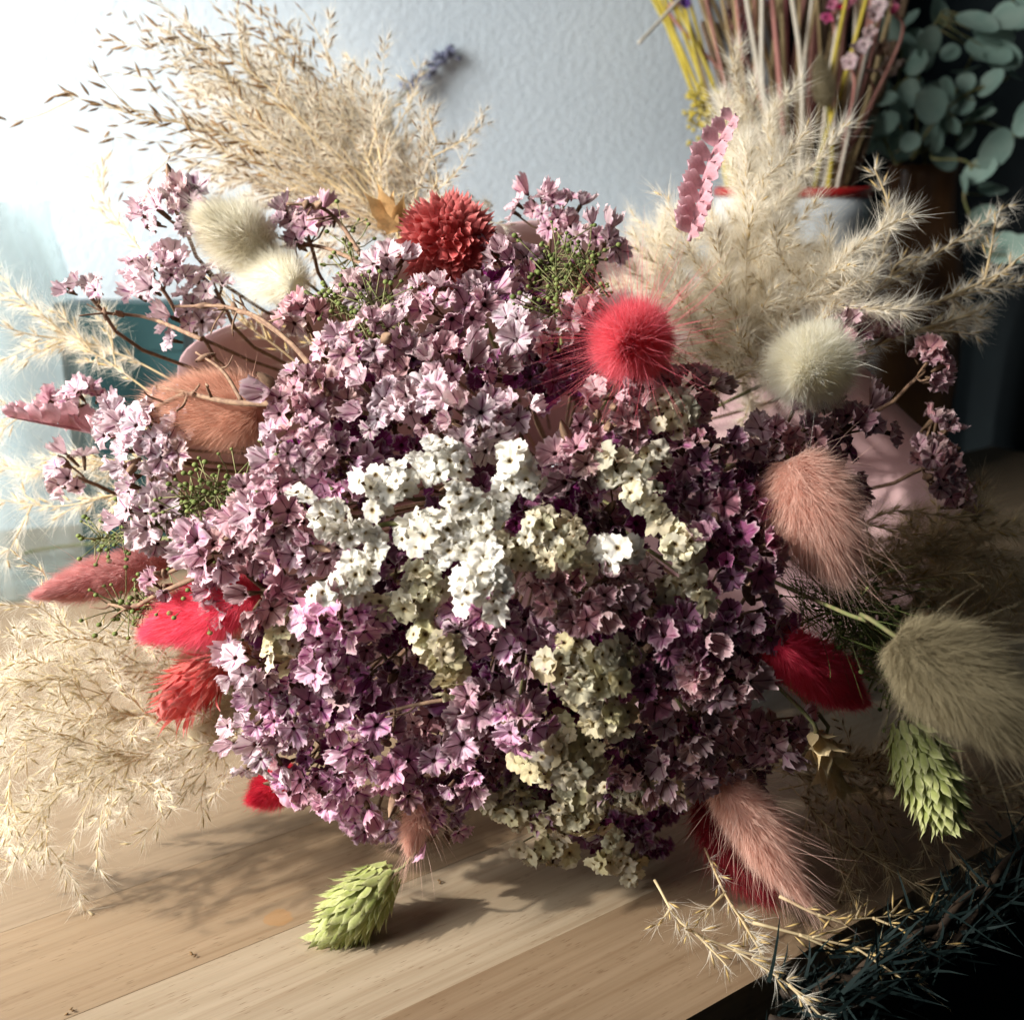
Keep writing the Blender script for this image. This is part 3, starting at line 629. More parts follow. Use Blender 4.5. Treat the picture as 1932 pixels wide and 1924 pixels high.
# ------------------------------------------------------------------ feathery plumes
def seed_geo(p, d, L, w):
    s = nrm(np.cross(d, rng.normal(size=3))); q = np.cross(d, s)
    V = np.array([p, p+d*L*.45+s*w, p+d*L*.45+q*w, p+d*L*.45-s*w, p+d*L*.45-q*w, p+d*L]); T = [(0, 2, 1), (0, 3, 2), (0, 4, 3), (0, 1, 4), (5, 1, 2), (5, 2, 3), (5, 3, 4), (5, 4, 1)]
    return V, T
def unit_seed(mat):
    mb = MB(); prof = [(.0, 0), (.07, .12), (.115, .38), (.09, .62), (.035, .85), (.0, 1.0)]; V, T = lathe([(max(r, .004), z) for r, z in prof], 6); mb.add(V, T); return mb.mesh('seed', [mat])
SEEDS = [unit_seed(M['seed']) for _ in range(5)]
def plume(name, label, base, branches, seedmat='seed', hairmat='silk', step=.0042, sl=.0052, hl=.008, nh=9, start=.25, hw=.00014, each=False, sw=.00042, group='feathery grass plumes', stem_r=.0007, tail=None, splay=.8, cat='grass plume', sub=0, subl=(.014, .034)):
    base = np.asarray(base, float); t = thing(name, label, cat, base, group); st = MB(); sd = MB(); R = []; D = []; Ls = []; nseed = 0
    extra = []
    for br_ in branches:
        sp_ = spline(br_, 40)
        for k in range(sub):
            i = random.randint(10, 36); tg = nrm(sp_[i+1]-sp_[i-1]); e = sp_[i]+nrm(tg*.9+rng.normal(0, .55, 3))*random.uniform(*subl); extra.append([sp_[i], (sp_[i]+e)/2+rng.normal(0, .002, 3), e])
    for br_ in list(branches)+extra:
        P = spline(br_, 40); P_ = P; seg = np.r_[0, np.cumsum(np.linalg.norm(np.diff(P, axis=0), axis=1))]; st.add(*tube(P[::3], np.linspace(stem_r, stem_r*.35, len(P[::3])), 4))
        s = seg[-1]*start+random.uniform(0, step); side = 1
        while s < seg[-1]:
            p = np.array([np.interp(s, seg, P[:, k]) for k in range(3)]); i = min(np.searchsorted(seg, s), 38); tg = nrm(P[i+1]-P[max(i-1, 0)])
            lat = nrm(np.cross(tg, FW)*side+rng.normal(0, .45, 3)); side = -side; d = nrm(tg+lat*splay*random.uniform(.35, 1.0)); L = sl*random.uniform(.75, 1.25)
            q = p+d*L*.35*random.random()
            if each and nseed < 290:
                o = obj('seed', random.choice(SEEDS), t); place(o, q-base, frame_from(d, random.random()*6), (L*.8, L*.8, L)); nseed += 1
            else: sd.add(*seed_geo(q, d, L, sw))
            m = int(nh*1.35*random.uniform(.6, 1.4))
            if m: R.append(np.repeat(q[None], m, 0)); D.append(nrm(d[None]+rng.normal(0, .40, (m, 3)))); Ls.append(hl*rng.uniform(.5, 1.1, m))
            s += step*random.uniform(.6, 1.5)
    if tail is not None: st.add(*tube(spline(tail, 10), stem_r*1.6, 6))
    obj('stem', st.mesh('stem', [M['straw']], base), t)
    if sd.n: obj('seeds', sd.mesh('seeds', [M[seedmat]], base), t, kind='stuff')
    if R:
        R = np.concatenate(R); V, T, r = hairs(R, np.concatenate(D), np.concatenate(Ls), hw, rng.normal(0, .22, (len(R), 3)), 2); mb = MB(); mb.add(V, T, r)
        obj('hairs', mb.mesh('hairs', [M[hairmat]], base), t, kind='stuff')
    return t
def fan(bx, by, bd, ends, d1, bow=.12, jit=18, mid=.5):
    out = []
    for (x, y) in ends:
        e = at(x+random.uniform(-jit, jit), y+random.uniform(-jit, jit), d1+random.uniform(-.045, .045)); b = at(bx+random.uniform(-30, 30), by+random.uniform(-20, 20), bd)
        m = b*(1-mid)+e*mid; L = np.linalg.norm(e-b); m = m+UP*L*bow*random.uniform(.3, 1.3)+rng.normal(0, .008, 3); out.append([b, m, e])
    return out
# upper left plume: an open outer spray whose seeds can be told apart and a dense core
B = at(800,480,.50); ends = [(95,165),(130,190),(170,250),(215,205),(240,150),(180,60),(215,20),(270,30),(330,20),(300,110),(265,130),(360,60),(420,90),(400,30),(470,10),(510,-10),(520,20),(350,190),(330,250),(280,280),(330,150),(440,60),(190,95)]
out = fan(760,430,.50, ends, .52, .10)
plume('tall_brown_plume', 'tall open brown grass plume spraying to the upper left against the wall', B, out, step=.0070, sl=.0072, hl=.007, nh=4, start=.45, each=True, tail=[B, (B+GATHER)/2, GATHER], stem_r=.0003, sub=3, subl=(.015,.04))
ends = [(random.uniform(330, 560)+k*9, 90+random.uniform(-30, 60)+k*10) for k in range(26)]+[(400,300),(450,330),(500,340),(380,250),(560,340),(620,330),(680,320),(420,200),(360,310),(740,330),(600,260),(660,270)]
core = fan(800,450,.52, ends, .54, .08)
plume('dense_brown_plume', 'dense beige seed plume behind the upper left statice and red everlasting', at(800,470,.53), core, step=.0024, sl=.0054, hl=.0095, nh=16, sw=.00052, start=.15, stem_r=.00022, sub=6, subl=(.02,.045), tail=[at(800,470,.53), GATHER])
ends = [(850,330),(880,390),(820,270),(780,260),(860,370),(800,310),(760,300),(720,250)]
plume('short_brown_plume', 'short bristly brown plume right of the dense plume, above the red everlasting', at(780,460,.48), fan(780,450,.48, ends, .50, .05, 12), step=.0026, sl=.0040, hl=.008, nh=14, start=.2, sub=3, stem_r=.0004, tail=[at(780,460,.48), GATHER])
ends = [(795,122),(770,150),(655,95),(740,200)]
plume('forked_grass_tip', 'forked grass tip with white silky tufts right of the tall plume', at(690,320,.50), fan(690,320,.50, ends, .50, .03, 5), seedmat='goldseed', step=.0045, sl=.0062, hl=.013, nh=12, start=.4, stem_r=.0004, tail=[at(690,320,.50), at(790,460,.52)])
# left sprays
def spray(name, label, pts, d0, d1, **kw):
    n = len(pts); P = [at(x, y, d0+(d1-d0)*i/(n-1)) for i, (x, y) in enumerate(pts)]
    brs = [P]; sp = spline(P, 30)
    for k in range(kw.pop('side', 6)):
        i = random.randint(6, 24); tg = nrm(sp[i+1]-sp[i-1]); e = sp[i]+nrm(tg*1.2+rng.normal(0, .5, 3))*random.uniform(.012, .028); brs.append([sp[i], (sp[i]+e)/2+rng.normal(0, .001, 3), e])
    return plume(name, label, P[0], brs, **kw)
kw = dict(seedmat='goldseed', step=.0040, sl=.0058, hl=.012, nh=22, start=.15, stem_r=.0004)
spray('golden_grass_sprig', 'golden silky grass sprig rising at the left edge beside the glass', [(310,760),(200,680),(90,610),(-10,510)], .44, .46, **kw)
spray('golden_grass_sprig', 'golden grass sprig left of the tan bunny tail', [(330,720),(230,670),(110,640),(-20,690)], .45, .46, **kw)
spray('golden_grass_sprig', 'golden grass sprig behind the far left pink leaf', [(320,820),(200,790),(90,770),(-20,800)], .45, .46, **kw)
spray('golden_grass_sprig', 'golden grass sprig under the far left statice florets', [(360,880),(240,870),(110,890),(-20,880)], .45, .46, **kw)
spray('golden_grass_sprig', 'golden grass sprig low at the left above the table edge', [(360,930),(240,930),(110,955),(-20,940)], .44, .45, **kw)
spray('golden_grass_sprig', 'upright golden grass tip above the far left pale statice', [(290,500),(240,440),(205,390),(183,330)], .47, .49, **{**kw, 'side': 3})
spray('golden_grass_sprig', 'golden grass sprig lying in front of the pink paper', [(600,720),(530,660),(460,610),(410,570)], .47, .46, **{**kw, 'side': 4, 'nh': 5})
spray('golden_grass_sprig', 'faint golden grass sprig at the middle of the pink paper', [(640,690),(590,650),(560,610),(545,570)], .47, .47, **{**kw, 'side': 3, 'nh': 5})
# lower left spray over the table
lowers = [[(520,1300),(330,1220),(150,1200),(-20,1190)],[(520,1310),(320,1260),(150,1250),(-20,1255)],[(520,1330),(300,1300),(140,1310),(-30,1330)],[(520,1340),(330,1350),(150,1360),(-20,1400)],[(520,1345),(330,1390),(180,1430),(50,1500)],[(500,1350),(260,1400),(110,1490),(55,1615)],[(520,1350),(400,1400),(310,1450),(240,1500)],[(520,1350),(360,1390),(240,1430),(150,1480)],[(520,1320),(330,1280),(180,1270),(40,1290)],[(520,1350),(440,1390),(390,1420),(330,1480)],[(520,1330),(280,1340),(110,1400),(-20,1470)]]
brs = []
for L_ in lowers:
    P = [at(x+random.uniform(-8, 8), y+random.uniform(-8, 8), .43-.018*i+random.uniform(-.008, .008)) for i, (x, y) in enumerate(L_)]; brs.append(P); sp = spline(P, 30)
    for k in range(4): i = random.randint(8, 26); tg = nrm(sp[i+1]-sp[i-1]); e = sp[i]+nrm(tg+rng.normal(0, .5, 3))*random.uniform(.01, .03); brs.append([sp[i], (sp[i]+e)/2, e])
M['palegold'] = mat_fibre('pale gold grass seed', (0.50, 0.38, 0.18), (0.80, 0.68, 0.42), .35)
plume('pale_gold_plume', 'pale gold feathery plume spread over the sunlit table at the lower left', at(520,1320,.43), brs, 'palegold', 'silk', step=.0030, sl=.0056, hl=.0085, nh=19, hw=.00012, start=.15, sub=2, stem_r=.00025, tail=[at(520,1320,.43), at(700,1250,.48)])
# right cream plume
ends = [(1430,160),(1460,210),(1400,230),(1380,330),(1460,310),(1440,380),(1590,500),(1540,520),(1220,450),(1240,500),(1300,480),(1340,420),(1420,400),(1440,350),(1480,470),(1600,540),(1560,560),(1480,520),(1400,500),(1330,560),(1280,580),(1450,600),(1380,640),(1520,620),(1300,650),(1420,280),(1260,420),(1230,470),(1400,700),(1300,690),(1460,250),(1250,560),(1220,520)]
cre = fan(1400,690,.44, ends, .45, .03, 14)
plume('cream_pampas_plume', 'dense cream pampas plume at the right of the coral bunny tail', at(1400,700,.45), cre, 'goldseed', 'silk', step=.0022, sl=.0042, hl=.0120, nh=30, start=.1, sub=5, stem_r=.00025, tail=[at(1400,700,.45), GATHER])
kw = dict(seedmat='goldseed', step=.0030, sl=.0060, hl=.0080, nh=22, start=.1, stem_r=.0007, hairmat='silk')
spray('straw_grass_spike', 'short upright straw grass spike in front of the dark background', [(1560,640),(1640,540),(1675,450),(1690,385)], .44, .45, side=3, **kw)
spray('straw_grass_spike', 'long straw grass spike reaching to the upper right', [(1480,660),(1640,560),(1780,470),(1905,385)], .44, .46, side=4, **kw)
spray('straw_grass_spike', 'straw grass spike reaching right, just below the long one', [(1500,690),(1660,610),(1800,560),(1940,530)], .43, .45, side=5, **kw)
spray('straw_grass_spike', 'lowest straw grass spike fanning right over the small dusky sprig', [(1560,700),(1680,640),(1790,610),(1850,600)], .44, .45, side=6, **kw)
spray('straw_grass_spike', 'straw grass spike between the cream plume and round cream tail', [(1340,740),(1430,690),(1500,640),(1550,600)], .42, .41, side=4, **kw)
# dim plume at the right edge and sprigs at the lower right
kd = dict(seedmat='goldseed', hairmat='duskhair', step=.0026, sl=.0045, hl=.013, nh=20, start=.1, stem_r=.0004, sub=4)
brs = fan(1600,1060,.42, [(1960,960),(1960,1010),(1960,1060),(1960,1110),(1940,1160),(1850,980),(1800,1120),(1860,1180),(1780,1000),(1720,1080),(1760,1160),(1900,1220),(1960,1200)], .43, .04)
bl_ = []
for x, y in ((1960,1500),(1940,1560),(1900,1620),(1840,1660),(1760,1690),(1690,1660),(1620,1640),(1580,1560),(1700,1560),(1800,1540),(1650,1500),(1860,1480),(1740,1480)):
    a_ = ground(1470, 1440, .030); e_ = ground(x, y, .010); bl_.append([a_+rng.normal(0, .004, 3), (a_+e_)/2+np.array([0, 0, .010])+rng.normal(0, .005, 3), e_])
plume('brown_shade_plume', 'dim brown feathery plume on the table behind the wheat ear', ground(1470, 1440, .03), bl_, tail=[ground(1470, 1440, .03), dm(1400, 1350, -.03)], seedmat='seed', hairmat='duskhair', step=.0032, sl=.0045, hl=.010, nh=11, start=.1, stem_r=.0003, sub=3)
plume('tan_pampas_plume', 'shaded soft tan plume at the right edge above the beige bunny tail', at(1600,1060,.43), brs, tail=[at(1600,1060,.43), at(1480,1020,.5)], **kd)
kl = dict(seedmat='goldseed', hairmat='silk', step=.0036, sl=.0062, hl=.0085, nh=14, start=.1, stem_r=.0006)
def low(L_, z0=.022): return [ground(x, y, z0-.0035*i) for i, (x, y) in enumerate(L_)]
def lowsprig(label, L_, side=5, **k2):
    P = low(L_); brs = [P]; sp = spline(P, 30)
    for k in range(side): i = random.randint(6, 26); tg = nrm(sp[i+1]-sp[i-1]); e = sp[i]+nrm(tg+rng.normal(0, .45, 3)*np.array([1, 1, .4]))*random.uniform(.008, .018); brs.append([sp[i], (sp[i]+e)/2, e])
    plume('pale_grass_sprig', label, P[0], brs, **{**kl, **k2})
lowsprig('pale grass sprig trailing onto the table at the lower right', [(1235,1660),(1290,1745),(1400,1800),(1530,1885)])
lowsprig('pale grass sprig between the trailing one and the long peach tail', [(1330,1600),(1370,1690),(1410,1750),(1440,1790)], 3)
lowsprig('thin dim grass sprig right of the long peach tail', [(1470,1690),(1560,1730),(1660,1730),(1760,1715)], 4, hairmat='duskhair', nh=3)
lowsprig('thin dim grass sprig lowest at the right', [(1420,1740),(1540,1770),(1650,1790),(1780,1780)], 4, hairmat='duskhair', nh=3)

# ------------------------------------------------------------------ green peppergrass sprigs
M['pepper'] = mat_fibre('green seed pods', (0.11, 0.15, 0.04), (0.24, 0.28, 0.09), .25)
def pepper(pts, n, spread, label, off=-.004):
    P = spline([dome(x, y, off)[0] for x, y in pts], 20); t = thing('peppergrass_sprig', label, 'green sprig', P[0], 'green peppergrass sprigs'); st = MB(); sd = MB()
    st.add(*tube(P, np.linspace(.0006, .0003, 20), 5)); V0, T0 = lathe([(.05, -1), (.75, -.65), (1, 0), (.75, .65), (.05, 1)], 7)
    for k in range(int(n*1.5)):
        i = random.randint(3, 19); q = P[i]+rng.normal(0, spread, 3); st.add(*tube([P[i], (P[i]+q)/2+rng.normal(0, .0006, 3), q], .00022, 4))
        sd.add(V0*random.uniform(.0006, .0011)*np.array([1, 1, .8])+q, T0)
    obj('stem', st.mesh('stem', [M['stem_green']], P[0]), t); obj('pods', sd.mesh('pods', [M['pepper']], P[0]), t, kind='stuff')
pepper([(1060,650),(1050,540),(1040,480)], 110, .006, 'fresh green peppergrass below the highest central mauve sprig', .0)
pepper([(1100,620),(1090,540),(1110,485)], 90, .005, 'green peppergrass tips behind the coral tail bristles', .0)
pepper([(760,600),(690,560),(650,430)], 60, .007, 'sparse green peppergrass left of the red everlasting')
pepper([(760,620),(690,610),(620,560)], 40, .006, 'green seed sprig between brown stalks over the paper')
pepper([(640,880),(540,900),(480,910)], 80, .005, 'green peppergrass under the tan bunny tail')
pepper([(520,920),(400,930),(340,970)], 90, .005, 'green peppergrass right of the sunlit left column')
pepper([(420,1000),(300,1000),(180,1020)], 90, .005, 'green peppergrass above the long rose bunny tail')
pepper([(430,1130),(300,1140),(220,1150)], 70, .005, 'green peppergrass under the long rose bunny tail')
pepper([(1560,1130),(1640,1180),(1720,1240)], 160, .008, 'dark green grass sprig under the big peach bunny tail')
pepper([(1600,1180),(1690,1270),(1760,1330)], 120, .008, 'dark green grass sprig between crimson and beige bunny tails')
# fine dark grass blades under the peach tail
def blades(label, c, dirs, n, L, matname, name='fine_grass_tuft'):
    d = nrm(np.asarray(dirs)[None]+rng.normal(0, .33, (n, 3))); V, T, r = hairs(c+rng.normal(0, .006, (n, 3)), d, L*rng.uniform(.5, 1.1, n), .0003, rng.normal(0, .2, (n, 3)), 4); mb = MB(); mb.add(V, T, r)
    t = thing(name, label, 'grass', c); obj('blades', mb.mesh('blades', [M[matname]], c), t, kind='stuff')
blades('fine dark green grass blades below the big peach bunny tail', dm(1530,1100,-.012), RT*.6-UP*.5, 260, .035, 'pepper')

# ------------------------------------------------------------------ pink fern leaves
M['fern'] = mat_scale('pink preserved fern', (0.58, 0.27, 0.31), (0.66, 0.36, 0.39), (0.78, 0.54, 0.58), .3)
def leaflet_mesh():
    V = []; T = []; nl, nw = 6, 6; r_ = np.random.default_rng(5); L, w = .0125, .0092
    for k in range(nl+1):
        t = k/nl; ww = w*(.28+.72*math.sin(math.pi*min(.62, t*.62))**.8)*(1 if t < .8 else 1-(t-.8)*1.1)
        for j in range(nw+1):
            x = j/nw-.5; notch = -.0016*(j % 2) if k == nl else 0
            V.append((x*ww, t*L*(1-.25*(2*x)**2*t)+notch, .0022*(t-.2)**2*2+.0016*(1-(2*x)**2)*t+r_.normal(0, .00012)+.002*t*t*abs(x)))
    for k in range(nl):
        for j in range(nw): a = k*(nw+1)+j; T += [(a, a+1, a+nw+2), (a, a+nw+2, a+nw+1)]
    return mesh_np('leaflet', V, T, None, [M['fern']])
fs = leaflet_mesh()
def fern(P, label, w=1.0, nn=15, face=None):
    P = spline(P, nn*2); t = thing('pink_fern_leaf', label, 'fern leaf', P[0], 'pink fern leaves'); mb = MB(); mb.add(*tube(P, np.linspace(.0008, .0004, len(P)), 5)); obj('stem', mb.mesh('stem', [M['fern']], P[0]), t)
    face = nrm(EYE-P[0]) if face is None else nrm(face)
    for i in range(1, nn*2-1):
        tg = nrm(P[i+1]-P[i-1]); lat = nrm(np.cross(tg, face)); k = w*(.45+.65*math.sin(math.pi*min(1, .18+.8*i/(nn*2))))
        s = 1 if i % 2 else -1
        d = nrm(lat*s+tg*.6+face*.7+rng.normal(0, .12, 3)); x = nrm(np.cross(d, face)); o = obj('leaflet', fs, t); place(o, P[i]-P[0], Matrix((Vector(x), Vector(d), Vector(np.cross(x, d)))).transposed(), k*random.uniform(.9, 1.1))
fern([at(1300,455,.395), at(1316,390,.395), at(1340,300,.40), at(1388,215,.405)], 'upright dusty pink fern leaf standing at the cream plume', .72, 11, -FW-RT*.35)
fern([dm(260,830,.0), dm(170,815,.006), dm(90,800,.01), dm(12,785,.012)], 'dusty pink fern leaf at the far left edge of the bouquet', .8, 10, UP*.9-FW*.3)

# ------------------------------------------------------------------ lavender near the wall
M['lav'] = mat_fibre('lavender bud', (0.15, 0.16, 0.25), (0.27, 0.28, 0.37), .2)
P = spline([at(690,400,.72), at(725,240,.77), at(775,165,.785), at(845,102,.79)], 30); t = thing('lavender_sprig', 'small grey-blue lavender sprig against the wall', 'lavender', P[0]); mb = MB(); mb.add(*tube(P, .0012, 5)); obj('stem', mb.mesh('stem', [M['stem_green']], P[0]), t)
mb = MB()
for i in range(18, 30):
    for k in range(5): mb.add(*seed_geo(P[i]+rng.normal(0, .0022, 3), nrm(P[29]-P[20]+rng.normal(0, .03, 3)), .008, .0021))
obj('flower_spike', mb.mesh('flower_spike', [M['lav']], P[0]), t)

# ------------------------------------------------------------------ background vase with dried stems
M['ceramic'] = mat_plain('white glazed ceramic', (0.66, 0.70, 0.70), (0.60, 0.64, 0.65), .25, spec=.5, scale=25, bstr=.03)
M['redrim'] = mat_plain('red glazed rim', (0.34, 0.012, 0.012), (0.42, 0.02, 0.02), .3, spec=.5, scale=40, bstr=.03)
VC = at(1495,355,.78); VH = VC[2]; vx, vy = VC[0], VC[1]
vase = thing('white_vase', 'white ceramic vase with red rim holding dried stems', 'vase', (vx, vy, 0))
mb = MB(); mb.add(*lathe([(.0, .001), (.046, .001), (.050, .006), (.053, .06), (.055, .14), (.0545, VH-.02), (.0535, VH-.006), (.0505, VH-.006), (.050, VH-.04), (.047, .02), (.0, .02)], 56), .5); vb = obj('body', mb.mesh('body', [M['ceramic']]), vase)
mb = MB(); mb.add(*lathe([(.0502, VH-.0058), (.0538, VH-.0058), (.0548, VH-.003), (.0542, VH), (.052, VH+.001), (.050, VH-.001), (.0502, VH-.0058)], 56), .5); obj('rim', mb.mesh('rim', [M['redrim']]), vb)
STM = {'yellow': ((0.52, 0.40, 0.05), (0.66, 0.54, 0.12)), 'tan': ((0.34, 0.23, 0.11), (0.50, 0.38, 0.20)), 'pinkish': ((0.42, 0.18, 0.15), (0.55, 0.28, 0.22)), 'pale': ((0.60, 0.52, 0.40), (0.70, 0.64, 0.52)), 'maroon': ((0.16, 0.05, 0.05), (0.24, 0.09, 0.08)), 'brown': ((0.13, 0.08, 0.05), (0.24, 0.16, 0.1))}
for k, (a, b) in STM.items(): M['vs_'+k] = mat_fibre(k+' dried stem', a, b, .1)
LBL = {'yellow': 'thin bright yellow dried stem in the white vase', 'tan': 'straight tan dried stem in the white vase', 'pinkish': 'salmon pink dried stem in the white vase', 'pale': 'pale cream dried stem in the white vase', 'maroon': 'dark maroon dried stem in the white vase', 'brown': 'dark brown dried stem in the shade of the white vase'}
ORD = 'leftmost second third fourth fifth sixth seventh eighth ninth tenth'.split(); SEEN = {}
def vstem(x1, y1, kind, r, d=None, x0=None):
    x0 = 1372+(x1-1230)/(1720-1230)*236 if x0 is None else x0; d = d if d is not None else random.uniform(.84, .92)
    b = np.array([vx, vy, .03])+rng.normal(0, .008, 3)*np.array([1, 1, 0]); d = d-.10; m = at(x0+random.uniform(-8, 8), 352, .78+(d-.78)*.35); e = at(x1, y1, d)
    m[0] = vx+np.clip(m[0]-vx, -.047, .047); m[1] = vy+np.clip(m[1]-vy, -.015, .015)
    P = spline([b, m, (m+e)/2+rng.normal(0, .004, 3), e, e+(e-m)*.25], 18); mb = MB(); mb.add(*tube(P, np.linspace(r, r*.75, 18), 6))
    o = obj('dried_straw', mb.mesh('dried_straw', [M['vs_'+kind]], P[0]), None, P[0]); k = SEEN[kind] = SEEN.get(kind, -1)+1; lb = LBL[kind]
    if kind in ('yellow', 'pinkish', 'pale') and k < 9: lb = lb+(', leftmost of its colour' if k == 0 else ', '+ORD[k]+' of its colour from the left')
    elif kind == 'yellow': lb = ('upright yellow stem in front of the dark stems in the white vase', 'short upright yellow stem at the middle of the vase rim')[k-9]
    tag(o, lb, 'dried stem', kind+' stems in the white vase')
for k in range(9): vstem(1225+k*9, -10+random.uniform(-10, 10), 'yellow', .0016, .86)
for k in range(24): vstem(1285+k*18+random.uniform(-14, 14), -20, 'tan', random.uniform(.0012, .0022))
for k in range(9): vstem(1340+k*42+random.uniform(-14, 14), -20, 'pinkish', random.uniform(.0013, .0024))
for k in range(7): vstem(1400+k*45+random.uniform(-16, 16), -20, 'pale', random.uniform(.0012, .0021), .84)
for k in range(9): vstem(1330+k*40+random.uniform(-14, 14), -20, 'maroon', random.uniform(.002, .0032), .93)
for k in range(22): vstem(1300+k*20+random.uniform(-12, 12), -20, 'brown', random.uniform(.0016, .003), .95)
for x1, x0 in ((1640, 1540), (1600, 1560)): vstem(x1, -20, 'yellow', .0018, .83, x0)
o = None
P = [at(1290,-10,.74), at(1240,45,.73), at(1205,82,.72)]; mb = MB(); mb.add(*tube(spline(P, 10), .0012, 5)); o = obj('straw_stalk', mb.mesh('straw_stalk', [M['vs_pale']], P[0]), None, P[0]); tag(o, 'single pale straw sticking out left across the yellow stems', 'dried stem')
fur_head(at(1560,200,.74), at(1545,105,.735), .0095, 'beige', 'beige bunny tail among the stems in the white vase', 3500, .4, 40, .9, .8, stemto=np.array([vx, vy, .1]))
# yellow tuft on the left stems
mb = MB()
for k in range(60): q = at(1318+rng.normal(0, 12), 205+rng.normal(0, 26), .76); mb.add(*seed_geo(q, nrm(rng.normal(0, 1, 3)), .006, .002))
o = obj('yellow_tuft', mb.mesh('yellow_tuft', [M['vs_yellow']], at(1305,195,.76)), None, at(1305,195,.76)); tag(o, 'small yellow flower tuft on the yellow stems at the left of the vase', 'flower tuft')
# hanging pink florets at the top of the vase bunch
PV = [floret_mesh(500+i, .0075, False) for i in range(4)]
def vclump(pts, label, col, d=.83, mg=.3, s=1.0, group='dried flowers in the white vase'):
    d = d-.10; c = at(*pts[0], d); t = thing('vase_flower', label, 'dried flower', c, group)
    for x, y in pts:
        o = obj('floret', random.choice(PV), t); p = at(x, y, d)-c; place(o, p, frame_from(nrm(-FW+rng.normal(0, .5, 3)), random.random()*6), s*random.uniform(.8, 1.2)); o.color = (*col, mg)
    mb = MB(); mb.add(*tube(spline([at(x, y, d+.004) for x, y in sorted(pts, key=lambda q: q[1])]+[at(pts[-1][0]+6, pts[-1][1]+60, d+.01), at(1570, 340, .78)], 24), .0012, 5)); obj('stem', mb.mesh('stem', [M['vs_pinkish']], c), t)
vclump([(1650,30),(1640,60),(1630,85),(1615,100),(1660,10),(1605,120)], 'whitish pink drooping flowers at the top of the white vase', (.70, .55, .52))
vclump([(1585,20),(1560,35),(1600,0),(1570,10)], 'hot pink flower bits high in the white vase', (.70, .10, .22), .84, .8, .8)
vclump([(1685,0),(1690,25)], 'hot pink flower tip at the top edge near the eucalyptus', (.70, .10, .22), .84, .8, .7)
vclump([(1420,30),(1450,10),(1400,50),(1380,20)], 'dull maroon flowers high on the left of the vase', (.30, .12, .12), .9, .2)
vclump([(1660,90),(1680,110),(1670,130),(1640,140)], 'dim beige flowers beside the eucalyptus', (.40, .30, .20), .86, .1)
vclump([(1285,5),(1275,-10)], 'violet flower tip at the top left of the vase', (.16, .06, .40), .85, .3, .8)

# ------------------------------------------------------------------ eucalyptus in a brown vase
M['euca'] = mat_plain('grey-green eucalyptus leaf', (0.22, 0.33, 0.27), (0.30, 0.40, 0.33), .65, .2, .25, 40, .05)
M['brownvase'] = mat_plain('dark brown glazed vase', (0.10, 0.045, 0.018), (0.16, 0.075, 0.03), .22, 0, .5, 12, .03)
BC = at(1745,310,.88)
bv = thing('brown_vase', 'dark brown glazed vase under the eucalyptus', 'vase', (BC[0], BC[1], 0)); mb = MB(); h = BC[2]
mb.add(*lathe([(0, .001), (.030, .001), (.040, .03), (.043, .10), (.040, .17), (.028, h-.035), (.026, h-.01), (.029, h), (.0265, h), (.023, h-.02), (.025, h-.05), (0, .05)], 48), .5); obj('body', mb.mesh('body', [M['brownvase']]), bv)
def leaf_mesh(elong):
    V = [(0, 0, 0)]; T = []; n = 14
    for k in range(2):
        for i in range(n): th = 2*math.pi*i/n; r = (.55, 1.0)[k]; V.append((r*math.sin(th)*.5, .5*elong-r*math.cos(th)*.5*elong, .10*(r*math.sin(th))**2+.03*math.cos(th)*r))
    V[0] = (0, .5*elong, 0)
    for i in range(n): j = (i+1) % n; T += [(0, 1+i, 1+j), (1+i, 1+n+i, 1+n+j), (1+i, 1+n+j, 1+j)]
    return mesh_np('leaf', V, T, None, [M['euca']])
LEAF = [leaf_mesh(1.0), leaf_mesh(1.15), leaf_mesh(1.5)]
def euca(stem, leaves, label, d=.82, root=True):
    P = spline([at(x, y, d+random.uniform(-.01, .01)) for x, y in stem], 24); t = thing('eucalyptus_sprig', label, 'eucalyptus', P[0], 'eucalyptus sprigs in the brown vase'); mb = MB()
    Q = spline([np.array([BC[0], BC[1], .1]), np.array([BC[0], BC[1], h]), P[0]], 10)
    mb.add(*tube(np.vstack([Q[:-1], P]), .0011, 5))
    for x, y, sz, k in leaves:
        p = at(x, y, d+random.uniform(-.02, .01)); i = int(np.argmin(np.linalg.norm(P-p, axis=1))); L = sz*d/FPX; dr = nrm((p-P[i])+rng.normal(0, .006, 3)+UP*.002); nn = nrm(-FW*.9+rng.normal(0, .33, 3)+UP*.25-RT*.2); x_ = nrm(np.cross(dr, nn)); nn = np.cross(x_, dr)
        o = obj('leaf', LEAF[k], t); place(o, p-dr*L*.5-P[0], Matrix((Vector(x_), Vector(dr), Vector(nn))).transposed(), L); mb.add(*tube([P[i], p-dr*L*.5], .0006, 4))
    obj('stem', mb.mesh('stem', [M['stem_green']], P[0]), t)
euca([(1720,300),(1760,235),(1820,180),(1900,150)], [(1755,200,66,0),(1815,198,48,0),(1790,165,46,0),(1822,155,36,0),(1860,165,40,2),(1770,240,40,1),(1800,235,34,1),(1870,120,40,1),(1910,140,44,1)], 'eucalyptus sprig with the largest round pale leaves')
euca([(1690,310),(1660,240),(1665,190),(1720,140)], [(1655,190,52,2),(1668,235,46,1),(1645,245,44,1),(1680,255,50,1),(1720,145,46,1),(1685,275,44,2),(1640,280,30,1),(1700,225,34,1),(1715,270,36,1)], 'eucalyptus sprig hanging over the brown vase to the left')
